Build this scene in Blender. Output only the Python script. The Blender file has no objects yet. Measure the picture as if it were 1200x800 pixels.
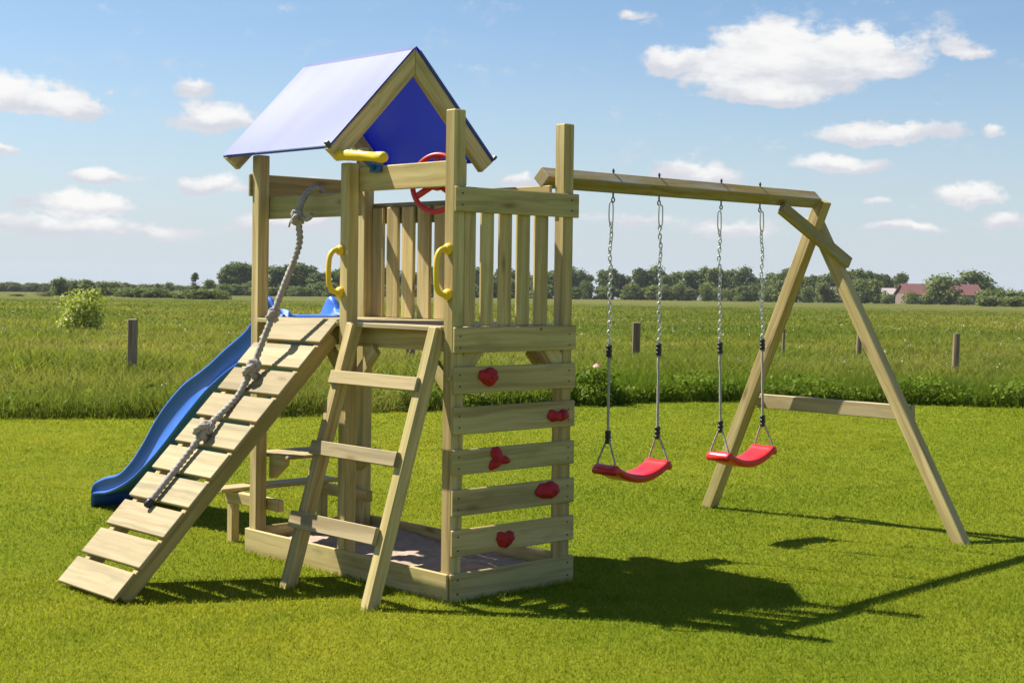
import bpy, bmesh, math, random
import numpy as np
from mathutils import Vector, Matrix, Quaternion
random.seed(7)
RNG = np.random.default_rng(11)
S = bpy.context.scene
C = S.collection
R = math.radians
V = Vector

# ------------------------------------------------------------------ helpers
def tag(o, label, cat=None, group=None, kind=None):
    if label: o['label'] = label
    if cat: o['category'] = cat
    if group: o['group'] = group
    if kind: o['kind'] = kind
    return o

def empty(name, label, cat, loc=(0, 0, 0), rz=0, group=None):
    o = bpy.data.objects.new(name, None)
    o.empty_display_size = .2
    C.objects.link(o)
    o.location = loc
    o.rotation_euler = (0, 0, rz)
    return tag(o, label, cat, group)

def link(name, me, mat, parent=None):
    o = bpy.data.objects.new(name, me)
    C.objects.link(o)
    if mat is not None and not me.materials:
        me.materials.append(mat)
    if parent: o.parent = parent
    return o

def obj(name, bm, mat, parent=None, smooth=False):
    """the bmesh as ONE mesh object; inherits the parent's space"""
    me = bpy.data.meshes.new(name)
    bm.to_mesh(me)
    bm.free()
    if smooth:
        for p in me.polygons: p.use_smooth = True
    return link(name, me, mat, parent)

def shift(bm, d):
    bmesh.ops.translate(bm, verts=bm.verts, vec=d)
    return bm

def board(bm, p0, p1, w, t, wdir=(0, 0, 1), bev=.004, seg=1):
    """a bevelled timber from p0 to p1 (centre line); w along wdir, t across; grain runs along U"""
    p0, p1 = V(p0), V(p1)
    ax = p1 - p0
    L = ax.length
    ax.normalize()
    wd = V(wdir)
    wd = (wd - ax * wd.dot(ax)).normalized()
    td = ax.cross(wd)
    tb = bmesh.new()
    bmesh.ops.create_cube(tb, size=1)
    for v in tb.verts: v.co = V((v.co.x * L, v.co.y * w, v.co.z * t))
    if bev: bmesh.ops.bevel(tb, geom=list(tb.edges), offset=bev, segments=seg, affect='EDGES', profile=.5)
    uv = tb.loops.layers.uv.new('UVMap')
    o1, o2 = random.uniform(0, 60), random.uniform(0, 20)
    for f in tb.faces:
        n = f.normal
        k = max(range(3), key=lambda i: abs(n[i]))
        for l in f.loops:
            c = l.vert.co
            if k == 0: l[uv].uv = (o1 + c.y * .12 + 7, o2 + c.z)
            elif k == 1: l[uv].uv = (o1 + c.x, o2 + c.z + .9 * (1 if n.y > 0 else 2))
            else: l[uv].uv = (o1 + c.x, o2 + c.y + (.3 if n.z > 0 else 3.1))
    M = Matrix((ax, wd, td)).transposed()
    mid = (p0 + p1) / 2
    for v in tb.verts: v.co = M @ v.co + mid
    me = bpy.data.meshes.new('t')
    tb.to_mesh(me)
    tb.free()
    if not bm.loops.layers.uv: bm.loops.layers.uv.new('UVMap')
    bm.from_mesh(me)
    bpy.data.meshes.remove(me)
    return bm

def bb(bm, x0, x1, y0, y1, z0, z1, ax='x', bev=.004):
    """axis-aligned timber given by its extents; ax is the grain axis"""
    cx, cy, cz = (x0 + x1) / 2, (y0 + y1) / 2, (z0 + z1) / 2
    if ax == 'x': return board(bm, (x0, cy, cz), (x1, cy, cz), z1 - z0, y1 - y0, (0, 0, 1), bev)
    if ax == 'y': return board(bm, (cx, y0, cz), (cx, y1, cz), z1 - z0, x1 - x0, (0, 0, 1), bev)
    return board(bm, (cx, cy, z0), (cx, cy, z1), x1 - x0, y1 - y0, (1, 0, 0), bev)

def smooth_path(pts, n):
    """Catmull-Rom through pts, n steps per span"""
    P = [V(p) for p in pts]
    P = [P[0] * 2 - P[1]] + P + [P[-1] * 2 - P[-2]]
    out = []
    for i in range(1, len(P) - 2):
        a, b, c, d = P[i - 1:i + 3]
        for k in range(n):
            t = k / n
            out.append(.5 * ((2 * b) + (c - a) * t + (2 * a - 5 * b + 4 * c - d) * t * t + (3 * b - a - 3 * c + d) * t ** 3))
    out.append(P[-2])
    return out

def tube(bm, pts, rad, sides=8, caps=True, twist=0, strand=0, lobes=3):
    """tube along pts; rad a number or a function of 0..1; twist (turns per metre) and strand make a laid rope"""
    pts = [V(p) for p in pts]
    n = len(pts)
    t0 = (pts[1] - pts[0]).normalized()
    up = V((0, 0, 1)) if abs(t0.z) < .9 else V((1, 0, 0))
    a = (up - t0 * up.dot(t0)).normalized()
    rings = []
    s = 0
    for i, p in enumerate(pts):
        t = (pts[min(i + 1, n - 1)] - pts[max(i - 1, 0)]).normalized()
        a = (a - t * a.dot(t)).normalized()
        b = t.cross(a)
        if i: s += (p - pts[i - 1]).length
        r = rad(i / (n - 1)) if callable(rad) else rad
        ring = []
        for k in range(sides):
            ph = 2 * math.pi * k / sides
            rr = r * (1 + strand * math.cos(lobes * (ph - 2 * math.pi * twist * s)))
            ring.append(bm.verts.new(p + (a * math.cos(ph) + b * math.sin(ph)) * rr))
        rings.append(ring)
    for i in range(n - 1):
        for k in range(sides):
            bm.faces.new((rings[i][k], rings[i][(k + 1) % sides], rings[i + 1][(k + 1) % sides], rings[i + 1][k]))
    if caps:
        bm.faces.new(rings[0][::-1])
        bm.faces.new(rings[-1])
    return bm

def ring(bm, c, ax1, ax2, r1, r2, tr, n=20, sides=6):
    """closed oval link"""
    c, a, b = V(c), V(ax1).normalized(), V(ax2).normalized()
    nz = a.cross(b)
    rs = []
    for i in range(n):
        t = 2 * math.pi * i / n
        p = c + a * r1 * math.cos(t) + b * r2 * math.sin(t)
        o = (a * r2 * math.cos(t) + b * r1 * math.sin(t)).normalized()
        rs.append([bm.verts.new(p + (o * math.cos(2 * math.pi * k / sides) + nz * math.sin(2 * math.pi * k / sides)) * tr) for k in range(sides)])
    for i in range(n):
        for k in range(sides):
            bm.faces.new((rs[i][k], rs[(i + 1) % n][k], rs[(i + 1) % n][(k + 1) % sides], rs[i][(k + 1) % sides]))
    return bm

def cyl(bm, p0, p1, r, sides=14, r2=None):
    return tube(bm, [p0, p1], (lambda t: r + ((r if r2 is None else r2) - r) * t), sides)

def np_mesh(name, verts, faces_flat, sizes, mat, rnd=None):
    me = bpy.data.meshes.new(name)
    nv, nl, nf = len(verts), len(faces_flat), len(sizes)
    me.vertices.add(nv)
    me.vertices.foreach_set('co', np.asarray(verts, np.float32).ravel())
    me.loops.add(nl)
    me.loops.foreach_set('vertex_index', np.asarray(faces_flat, np.int32))
    me.polygons.add(nf)
    st = np.zeros(nf, np.int32)
    st[1:] = np.cumsum(sizes)[:-1]
    me.polygons.foreach_set('loop_start', st)
    me.update(calc_edges=True)
    if rnd is not None:
        at = me.attributes.new('rnd', 'FLOAT', 'POINT')
        at.data.foreach_set('value', np.asarray(rnd, np.float32))
    me.materials.append(mat)
    return me

# ------------------------------------------------------------------ materials
class NT:
    def __init__(s, nt): s.t = nt; s.n = nt.nodes; s.l = nt.links
    def add(s, typ, ins=None, **kw):
        n = s.n.new(typ)
        for k, v in kw.items(): setattr(n, k, v)
        for k, v in (ins or {}).items():
            if isinstance(v, bpy.types.NodeSocket): s.l.new(v, n.inputs[k])
            else: n.inputs[k].default_value = v
        return n
    def math(s, op, a, b=0., c=None, clamp=False):
        d = {0: a, 1: b}
        if c is not None: d[2] = c
        return s.add('ShaderNodeMath', d, operation=op, use_clamp=clamp).outputs[0]
    def ramp(s, fac, stops, interp='LINEAR'):
        n = s.add('ShaderNodeValToRGB', {0: fac})
        cr = n.color_ramp
        cr.interpolation = interp
        while len(cr.elements) < len(stops): cr.elements.new(.5)
        for e, (p, c) in zip(cr.elements, stops):
            e.position = p
            e.color = (*c, 1) if len(c) == 3 else c
        return n.outputs[0]
    def mix(s, fac, a, b, mode='MIX'):
        n = s.add('ShaderNodeMix', data_type='RGBA', blend_type=mode)
        for i, v in ((0, fac), (6, a), (7, b)):
            if isinstance(v, bpy.types.NodeSocket): s.l.new(v, n.inputs[i])
            else: n.inputs[i].default_value = v if i == 0 else (*v, 1)
        return n.outputs[2]
    def noise(s, vec, scale, detail=4, rough=.55, out=0):
        d = {'Scale': scale, 'Detail': detail, 'Roughness': rough}
        if vec is not None: d['Vector'] = vec
        return s.add('ShaderNodeTexNoise', d).outputs[out]

def new_mat(name):
    m = bpy.data.materials.new(name)
    m.use_nodes = True
    m.node_tree.nodes.clear()
    return m, NT(m.node_tree)

def finish(t, sh):
    o = t.add('ShaderNodeOutputMaterial')
    t.l.new(sh, o.inputs[0])

def bsdf(t, col, rough=.5, spec=.5, bump=None, bstr=.3, bdist=.002, **kw):
    ins = {'Base Color': col if isinstance(col, bpy.types.NodeSocket) else (*col, 1), 'Roughness': rough, 'Specular IOR Level': spec}
    ins.update(kw)
    p = t.add('ShaderNodeBsdfPrincipled', ins)
    if bump is not None:
        b = t.add('ShaderNodeBump', {'Strength': bstr, 'Distance': bdist, 'Height': bump})
        t.l.new(b.outputs[0], p.inputs['Normal'])
    return p.outputs[0]

def wood(name, light, dark, green, grey=.0, knots=True, crack=0.):
    m, t = new_mat(name)
    uv = t.add('ShaderNodeUVMap').outputs[0]
    mp = lambda sx, sy: t.add('ShaderNodeMapping', {'Vector': uv, 'Scale': (sx, sy, 1)}).outputs[0]
    # slow waver so that the grain bends round
    wav = t.noise(mp(2.2, 6), 1, 2)
    wv = t.math('MULTIPLY_ADD', wav, .05, 0)
    cmb = t.add('ShaderNodeCombineXYZ', {1: wv}).outputs[0]
    uv2 = t.add('ShaderNodeVectorMath', {0: uv, 1: cmb}, operation='ADD').outputs[0]
    mp2 = lambda sx, sy: t.add('ShaderNodeMapping', {'Vector': uv2, 'Scale': (sx, sy, 1)}).outputs[0]
    g = t.noise(mp2(1.1, 34), 1, 5, .6)
    f = t.noise(mp2(7, 260), 1, 3, .6)
    col = t.ramp(g, [(.34, dark), (.46, tuple(.5 * (a + b) for a, b in zip(dark, light))), (.57, light), (.75, tuple(min(1, 1.08 * a) for a in light))])
    col = t.mix(t.math('MULTIPLY', f, .45), col, dark)
    big = t.noise(mp(.9, 2.2), 1, 3)
    col = t.mix(t.ramp(big, [(.40, (0, 0, 0)), (.66, (.55, .55, .55))]), col, green)
    board_v = t.noise(mp(.05, .25), 1, 1)
    col = t.mix(1, col, t.ramp(board_v, [(.36, (.74, .70, .62)), (.5, (.97, .97, .95)), (.64, (1.12, 1.07, 1.0))]), 'MULTIPLY')
    if grey:
        gn = t.noise(mp(2.0, 9), 1, 5, .7)
        col = t.mix(t.ramp(gn, [(.45, (0, 0, 0)), (.65, (grey, grey, grey))]), col, (.34, .33, .31))
    if knots:
        vo = t.add('ShaderNodeTexVoronoi', {'Vector': mp2(2.6, 9), 'Scale': 1.0, 'Randomness': 1.0})
        k = t.ramp(vo.outputs['Distance'], [(.0, (1, 1, 1)), (.07, (.8, .8, .8)), (.13, (.25, .25, .25)), (.2, (0, 0, 0))])
        sel = t.math('GREATER_THAN', t.add('ShaderNodeSeparateColor', {0: vo.outputs['Color']}).outputs[0], .5)
        col = t.mix(t.math('MULTIPLY', t.math('MULTIPLY', k, sel), .85), col, (.16, .095, .04))
    if crack:
        cn = t.noise(mp2(1.6, 40), 1, 6, .7)
        ck = t.ramp(cn, [(.66, (0, 0, 0)), (.72, (crack, crack, crack))])
        col = t.mix(ck, col, (.07, .055, .035))
    st = t.noise(mp2(.8, 17), 1.0, 3, .55)
    col = t.mix(t.ramp(st, [(.52, (0, 0, 0)), (.66, (.55, .55, .55))]), col, tuple(.55 * q for q in dark))
    st2 = t.noise(mp(3.5, 10), 1.0, 4, .6)
    col = t.mix(t.ramp(st2, [(.56, (0, 0, 0)), (.72, (.5, .5, .5))]), col, tuple(.6 * q for q in green))
    hgt = t.math('ADD', t.math('MULTIPLY', g, .6), t.math('MULTIPLY', f, .5))
    # low frequency dirt from the air, splash marks with a shape of their own
    finish(t, bsdf(t, col, t.math('MULTIPLY_ADD', f, .25, .55), .28, hgt, .45, .0018))
    return m

def plastic(name, col, rough=.32, spec=.5, wear=.15, coat=0., bscale=30, bstr=.05):
    m, t = new_mat(name)
    geo = t.add('ShaderNodeTexCoord').outputs['Object']
    n = t.noise(geo, 7, 5, .65)
    c = t.mix(t.ramp(n, [(.4, (0, 0, 0)), (.75, (wear, wear, wear))]), col, tuple(.55 * a + .12 for a in col))
    r = t.math('MULTIPLY_ADD', n, .25, rough - .1)
    finish(t, bsdf(t, c, r, spec, t.noise(geo, bscale, 3), bstr, .002, **({'Coat Weight': coat, 'Coat Roughness': .15} if coat else {})))
    return m

W_FRAME = wood('pine timber', (.69, .555, .275), (.41, .285, .11), (.40, .365, .125), crack=.5)
W_BOARD = wood('pine board', (.60, .485, .235), (.37, .265, .10), (.36, .34, .12), crack=.45)
W_PALE = wood('pale planed pine', (.43, .35, .20), (.31, .235, .115), (.36, .31, .155))
W_GREY = wood('weathered beam pine', (.40, .30, .10), (.25, .17, .045), (.34, .30, .12), grey=.75, crack=.9)
W_POST = wood('weathered post', (.38, .275, .18), (.15, .105, .065), (.27, .22, .13), knots=False, crack=.8)
BLUE = plastic('slide blue', (.034, .150, .60), .36, .5, .30)
YEL = plastic('yellow plastic', (.80, .52, .012), .33)
RED = plastic('red plastic', (.58, .012, .014), .30, .5, .1)
REDW = plastic('red wheel plastic', (.50, .014, .012), .4)
HOLD = plastic('red resin', (.40, .012, .016), .62, .35, .1, 0, 120, .5)
BLUEP = plastic('blue plastic', (.01, .10, .42), .35)
BLACK = plastic('black plastic', (.012, .012, .013), .4)

def metal(name, col, rough):
    m, t = new_mat(name)
    n = t.noise(t.add('ShaderNodeTexCoord').outputs['Object'], 60, 3)
    finish(t, bsdf(t, col, t.math('MULTIPLY_ADD', n, .2, rough - .1), .5, Metallic=.9))
    return m
ZINC = metal('galvanised steel', (.56, .55, .52), .38)
BOLT = metal('dark bolt', (.10, .095, .09), .5)

def rope_mat(name, a, b):
    m, t = new_mat(name)
    g = t.add('ShaderNodeTexCoord').outputs['Object']
    n = t.noise(g, 90, 5, .7)
    n2 = t.noise(g, 400, 2)
    finish(t, bsdf(t, t.mix(t.ramp(n, [(.35, (0, 0, 0)), (.7, (1, 1, 1))]), a, b), .85, .15, n2, .6, .002))
    return m
ROPE = rope_mat('weathered hemp rope', (.27, .235, .20), (.46, .42, .37))
CORD = rope_mat('swing cord', (.34, .32, .28), (.52, .49, .43))

# vinyl tarpaulin: one blue sheet, smooth and glossy
m, t = new_mat('blue vinyl tarpaulin')
tc = t.add('ShaderNodeTexCoord').outputs['Object']
fold = t.add('ShaderNodeMapping', {'Vector': tc, 'Scale': (5, 1.2, 1.2)}).outputs[0]
n = t.noise(fold, .9, 2, .4)
n2 = t.noise(tc, 26, 3)
n3 = t.noise(tc, 9, 5, .6)
colr = t.mix(t.ramp(n3, [(.35, (0, 0, 0)), (.75, (.3, .3, .3))]), (.022, .072, .29), (.040, .10, .34))
sh1 = bsdf(t, colr, .40, 1.0, t.math('ADD', n, t.math('MULTIPLY', n2, .06)), .10, .02, **{'Coat Weight': .37, 'Coat Roughness': .55})
tr = t.add('ShaderNodeBsdfTranslucent', {'Color': (.030, .075, .80, 1)}).outputs[0]
finish(t, t.add('ShaderNodeMixShader', {0: .42, 1: sh1, 2: tr}).outputs[0])
TARP = m

m, t = new_mat('play sand')
tc = t.add('ShaderNodeTexCoord').outputs['Object']
n = t.noise(tc, 14, 6, .65)
n2 = t.noise(tc, 220, 3)
c = t.ramp(n, [(.3, (.30, .225, .175)), (.55, (.46, .35, .27)), (.75, (.54, .42, .33))])
c = t.mix(t.math('MULTIPLY', n2, .35), c, (.24, .18, .14))
finish(t, bsdf(t, c, .95, .1, t.math('ADD', n, t.math('MULTIPLY', n2, .3)), .8, .012))
SAND = m

def leaf_mat(name, stops, patch=None, pscale=.5, transl=.3, rough=.5, spec=.25):
    """foliage: tint by leaf or blade (attribute rnd) and slow patches over the ground"""
    m, t = new_mat(name)
    a = t.add('ShaderNodeAttribute', attribute_name='rnd').outputs['Fac']
    col = t.ramp(a, stops)
    oi = t.add('ShaderNodeObjectInfo').outputs['Random']
    pos = t.add('ShaderNodeNewGeometry').outputs['Position']
    if patch:
        n = t.noise(pos, pscale, 5, .6)
        col = t.mix(t.ramp(n, [(.36, (0, 0, 0)), (.64, (.75, .75, .75))]), col, patch)
    if patch:
        n2 = t.noise(pos, pscale * .28, 3, .5)
        col = t.mix(1, col, t.ramp(n2, [(.38, (.70, .82, .75)), (.62, (1.12, 1.06, 1.1))]), 'MULTIPLY')
        n4 = t.noise(pos, pscale * 5.5, 4, .65)
        col = t.mix(1, col, t.ramp(n4, [(.34, (.66, .76, .62)), (.48, (1, 1, 1)), (.62, (1.04, 1.02, 1.0)), (.72, (1.22, 1.06, 1.5))]), 'MULTIPLY')
    col = t.mix(1, col, t.ramp(oi, [(0, (.82, .86, .86)), (.5, (1, 1, 1)), (1, (1.14, 1.08, .92))]), 'MULTIPLY')
    p = bsdf(t, col, rough, spec)
    tr = t.add('ShaderNodeBsdfTranslucent', {'Color': col}).outputs[0]
    finish(t, t.add('ShaderNodeMixShader', {0: transl, 1: p, 2: tr}).outputs[0])
    return m

LAWN = leaf_mat('mown grass', [(0, (.15, .215, .008)), (.45, (.225, .29, .010)), (.85, (.29, .33, .018)), (1, (.40, .39, .09))], (.325, .33, .020), .5, .5, .6, .10)
MEADOW = leaf_mat('meadow grass', [(0, (.075, .145, .006)), (.35, (.175, .245, .010)), (.75, (.29, .30, .040)), (1, (.50, .45, .18))], (.305, .285, .055), .14, .5, .65, .10)
WEED = leaf_mat('weed leaves', [(0, (.09, .16, .008)), (.6, (.15, .22, .012)), (1, (.22, .26, .03))], None, 1, .42, .6, .10)
LEAF_D = leaf_mat('dark tree leaves', [(0, (.075, .105, .026)), (.6, (.130, .168, .040)), (1, (.20, .235, .060))], None, 1, .3, .6, .12)
LEAF_M = leaf_mat('mid green leaves', [(0, (.115, .150, .040)), (.6, (.175, .215, .052)), (1, (.25, .28, .085))], None, 1, .32, .6, .12)
LEAF_Y = leaf_mat('elder bush leaves', [(0, (.19, .26, .012)), (.55, (.34, .40, .028)), (.78, (.50, .52, .08)), (1, (.80, .78, .48))], None, 1, .4, .6, .15)

m, t = new_mat('tree bark')
tc = t.add('ShaderNodeTexCoord').outputs['Object']
n = t.noise(t.add('ShaderNodeMapping', {'Vector': tc, 'Scale': (6, 6, 1)}).outputs[0], 3, 5)
finish(t, bsdf(t, t.ramp(n, [(.3, (.05, .038, .027)), (.7, (.16, .125, .09))]), .9, .1, n, .7, .02))
BARK = m

# ------------------------------------------------------------------ camera (solved from the timbers)
CAM = V((4.9963, -4.2966, 1.4036))
YAW, PITCH, ROLL, FPX = .8214, -.0167, .0129, 1767.0
fw = V((-math.sin(YAW), math.cos(YAW), 0))
rt = V((math.cos(YAW), math.sin(YAW), 0))
up = V((0, 0, 1))
f2 = fw * math.cos(PITCH) + up * math.sin(PITCH)
u2 = up * math.cos(PITCH) - fw * math.sin(PITCH)
r3 = rt * math.cos(ROLL) + u2 * math.sin(ROLL)
u3 = u2 * math.cos(ROLL) - rt * math.sin(ROLL)
cd = bpy.data.cameras.new('camera')
cam = bpy.data.objects.new('camera', cd)
C.objects.link(cam)
M = Matrix((r3, u3, -f2)).transposed().to_4x4()
M.translation = CAM
cam.matrix_world = M
cd.sensor_width = 36
cd.lens = 36 * FPX / 1200
cd.shift_x = 0
cd.shift_y = -41 / 1200
cd.clip_start = .05
cd.clip_end = 6000
S.camera = cam

# ------------------------------------------------------------------ light and sky
SUN = V((-.71, -.30, 1)).normalized()          # towards the sun
elev = math.asin(SUN.z)
sd = bpy.data.lights.new('sun', 'SUN')
sd.energy = 4.7
sd.angle = R(.53)
sd.color = (1, .945, .85)
so = bpy.data.objects.new('sun', sd)
C.objects.link(so)
so.rotation_euler = SUN.to_track_quat('Z', 'Y').to_euler()

w = bpy.data.worlds.new('World')
S.world = w
w.use_nodes = True
w.node_tree.nodes.clear()
t = NT(w.node_tree)
sky = t.add('ShaderNodeTexSky', sky_type='NISHITA', sun_disc=False, sun_elevation=elev,
            sun_rotation=math.atan2(SUN.x, SUN.y), altitude=0, air_density=1.0, dust_density=.35, ozone_density=3.0)
dirv = t.add('ShaderNodeTexCoord').outputs['Generated']
nz = t.noise(dirv, 26, 7, .62, 1)
nz2 = t.noise(dirv, 7, 4, .5, 1)
sx = t.add('ShaderNodeSeparateXYZ', {0: dirv})
w1 = t.add('ShaderNodeSeparateColor', {0: nz})
w2 = t.add('ShaderNodeSeparateColor', {0: nz2})
w3 = t.noise(t.add('ShaderNodeMapping', {'Vector': dirv, 'Scale': (1, 1, 1.9)}).outputs[0], 40, 10, .66)
w5 = t.noise(t.add('ShaderNodeMapping', {'Vector': dirv, 'Scale': (1, 1, 3.2)}).outputs[0], 22, 6, .6)
az = t.math('ARCTAN2', sx.outputs[0], sx.outputs[1])
el = t.math('ARCSINE', sx.outputs[2])
azw = t.math('ADD', az, t.math('ADD', t.math('MULTIPLY_ADD', w1.outputs[0], .050, -.025), t.math('MULTIPLY_ADD', w2.outputs[0], .05, -.025)))
elw = t.math('ADD', el, t.math('ADD', t.math('MULTIPLY_ADD', w1.outputs[1], .022, -.011), t.math('MULTIPLY_ADD', w2.outputs[1], .012, -.006)))
# cumulus clouds: (azimuth, elevation of the flat base, half width, height, thickness below base, opacity), radians
CL = [(-.650, .133, .070, .048, .014, 1.0), (-.610, .140, .068, .030, .010, 1.0), (-.715, .143, .032, .018, .010, .95), (-.655, .122, .050, .016, .006, .95), (-.546, .150, .026, .013, .007, .62), (-.530, .146, .022, .006, .004, .45), (-.590, .138, .045, .012, .006, .8),
      (-1.150, .104, .050, .030, .007, 1.0), (-1.115, .104, .040, .016, .006, .9),
      (-1.022, .100, .034, .016, .008, .9), (-1.036, .119, .022, .012, .006, .75), (-1.083, .118, .006, .005, .004, .5),
      (-1.098, .064, .032, .011, .004, .9), (-1.022, .060, .032, .011, .005, .9), (-.965, .060, .034, .009, .004, .85),
      (-.583, .096, .064, .013, .006, .95), (-.511, .097, .014, .007, .005, .6), (-.610, .076, .040, .012, .005, .85),
      (-.700, .070, .036, .015, .006, .85), (-.530, .055, .036, .013, .005, .85), (-.505, .040, .026, .010, .004, .75), (-.568, .036, .03, .006, .004, .6),
      (-1.108, .044, .040, .016, .007, .85), (-1.12, .030, .060, .014, .008, .7), (-1.06, .028, .045, .012, .006, .65), (-.818, .066, .016, .008, .004, .7),
      (-1.145, .078, .015, .006, .004, .7), (-.745, .176, .012, .005, .003, .5), (-.56, .186, .07, .004, .003, .55), (-.735, .042, .05, .008, .005, .45),
      (-.68, .036, .05, .010, .006, .5), (-.64, .052, .03, .007, .004, .5), (-.97, .034, .06, .014, .006, .65), (-.90, .045, .05, .010, .005, .5), (-.585, .052, .012, .005, .003, .45),
      (.3, .10, .12, .05, .02, 1), (-2.1, .16, .16, .07, .02, .9), (1.2, .2, .2, .07, .03, .9), (2.4, .12, .2, .06, .02, .9), (-.1, .16, .1, .04, .015, .9), (-1.5, .11, .09, .04, .015, .95)]
acc = None
shade = None
for a0, e0, hw, hh, hb, op in CL:
    dx = t.math('MULTIPLY', t.math('SUBTRACT', azw, a0), 1 / hw)
    dy = t.math('SUBTRACT', elw, e0)
    tt = t.math('MAXIMUM', t.math('MULTIPLY', dy, 1 / hh), t.math('MULTIPLY', dy, -1 / hb))
    rr = t.math('SQRT', t.math('MULTIPLY_ADD', dx, dx, t.math('MULTIPLY', tt, tt)))
    mm = t.math('MULTIPLY', t.math('SUBTRACT', 1, rr, clamp=True), op)
    lo = t.math('MULTIPLY', t.math('MULTIPLY_ADD', dy, 1 / hh, .10, clamp=True), 1.0)
    sw = t.math('MULTIPLY', mm, lo)
    acc = mm if acc is None else t.math('MAXIMUM', acc, mm)
    shade = sw if shade is None else t.math('MAXIMUM', shade, sw)
dens = t.add('ShaderNodeMapRange', {0: t.math('ADD', acc, t.math('MULTIPLY_ADD', w3, 1.05, -.525)), 1: .06, 2: .40, 3: 0., 4: 1.}, interpolation_type='SMOOTHSTEP').outputs[0]
lit = t.add('ShaderNodeMapRange', {0: t.math('ADD', shade, t.math('MULTIPLY_ADD', w5, .75, -.375)), 1: -.04, 2: .30, 3: 0., 4: 1.}, interpolation_type='SMOOTHSTEP').outputs[0]
ccol = t.mix(lit, (5.6, 5.75, 6.3), (8.0, 7.95, 7.85))
# thin whitish air low over the horizon
veil = t.math('MULTIPLY', t.math('POWER', t.math('SUBTRACT', 1, t.math('MULTIPLY', t.math('ABSOLUTE', el), 5.6), clamp=True), 1.5), .92)
wisp = t.math('MULTIPLY', t.add('ShaderNodeMapRange', {0: t.noise(t.add('ShaderNodeMapping', {'Vector': dirv, 'Scale': (1, 1, 6)}).outputs[0], 6, 6, .6), 1: .45, 2: .75}).outputs[0], .14)
tint = t.mix(1, sky.outputs[0], (.945, .995, 1.05), 'MULTIPLY')
skyc = t.mix(t.math('MAXIMUM', veil, wisp), tint, (4.95, 5.65, 6.5))
finalc = t.mix(t.math('MULTIPLY', dens, .97), skyc, ccol)
bg = t.add('ShaderNodeBackground', {'Color': finalc, 'Strength': .0565})
o = t.add('ShaderNodeOutputWorld')
t.l.new(bg.outputs[0], o.inputs[0])
S.view_settings.view_transform = 'Standard'
S.view_settings.look = 'None'
S.view_settings.exposure = 1.1
S.view_settings.gamma = 1

# ------------------------------------------------------------------ ground
CX, CY = CAM.x, CAM.y
def gz(x, y):
    """the land falls very gently away beyond the garden"""
    r = np.hypot(np.asarray(x, float) - CX, np.asarray(y, float) - CY)
    return np.where(r < 22, 0, np.where(r < 460, -.008 * (r - 22), -3.504 - .022 * (r - 460)))

def far(u, d):
    """point on the ground in the direction of picture column u, d metres away"""
    a = math.atan2(u - 600, FPX) - YAW
    x, y = CX + d * math.sin(a), CY + d * math.cos(a)
    return V((x, y, float(gz(x, y))))

EDGE = np.array([(-9.18, 2.07), (-8.48, 3.07), (-7.82, 4.03), (-7.56, 5.78), (-7.05, 8.12), (-6.76, 9.43), (-5.4, 11.0), (-3.8, 12.1),
                 (1, 14.5), (8, 15), (17, 12), (20, 0), (14, -14), (4, -20), (-8, -16), (-12.5, -7), (-11, -1.2)])
def in_lawn(x, y):
    ins = np.zeros(len(x), bool)
    n = len(EDGE)
    for i in range(n):
        x0, y0 = EDGE[i]
        x1, y1 = EDGE[(i + 1) % n]
        c = ((y0 > y) != (y1 > y)) & (x < (x1 - x0) * (y - y0) / (y1 - y0 + 1e-12) + x0)
        ins ^= c
    return ins
def edge_dist(x, y):
    d = np.full(len(x), 1e9)
    n = len(EDGE)
    for i in range(n):
        a, b = EDGE[i], EDGE[(i + 1) % n]
        ab = b - a
        tt = np.clip(((x - a[0]) * ab[0] + (y - a[1]) * ab[1]) / (ab @ ab), 0, 1)
        d = np.minimum(d, np.hypot(x - a[0] - tt * ab[0], y - a[1] - tt * ab[1]))
    return d

m, t = new_mat('meadow ground')
pos = t.add('ShaderNodeNewGeometry').outputs['Position']
n1 = t.noise(pos, .035, 6, .6)
n2 = t.noise(pos, .55, 6, .65)
n3 = t.noise(pos, 9, 4, .7)
c = t.ramp(n1, [(.35, (.085, .095, .018)), (.5, (.125, .118, .032)), (.65, (.155, .132, .050))])
c = t.mix(t.ramp(n2, [(.4, (0, 0, 0)), (.7, (.6, .6, .6))]), c, (.10, .13, .018))
c = t.mix(t.math('MULTIPLY', n3, .45), c, (.09, .11, .018))
finish(t, bsdf(t, c, .95, .05, t.math('ADD', n2, n3), 1, .12))
GROUND = m
rs = [0] + list(np.geomspace(3, 900, 60))
# keep the break at 22 m and the crest at 460 m sharp enough
rs = sorted(rs + [22, 460])
NA = 128
vs, fs, sz = [(CX, CY, 0)], [], []
for r in rs[1:]:
    for k in range(NA):
        x, y = CX + r * math.cos(2 * math.pi * k / NA), CY + r * math.sin(2 * math.pi * k / NA)
        vs.append((x, y, float(gz(x, y)) - .012))
for k in range(NA):
    fs += [0, 1 + k, 1 + (k + 1) % NA]
    sz.append(3)
for i in range(len(rs) - 2):
    for k in range(NA):
        a, b = 1 + i * NA, 1 + (i + 1) * NA
        fs += [a + k, b + k, b + (k + 1) % NA, a + (k + 1) % NA]
        sz.append(4)
tag(link('terrain', np_mesh('terrain', vs, fs, sz, GROUND), None), None, kind='structure')

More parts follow.
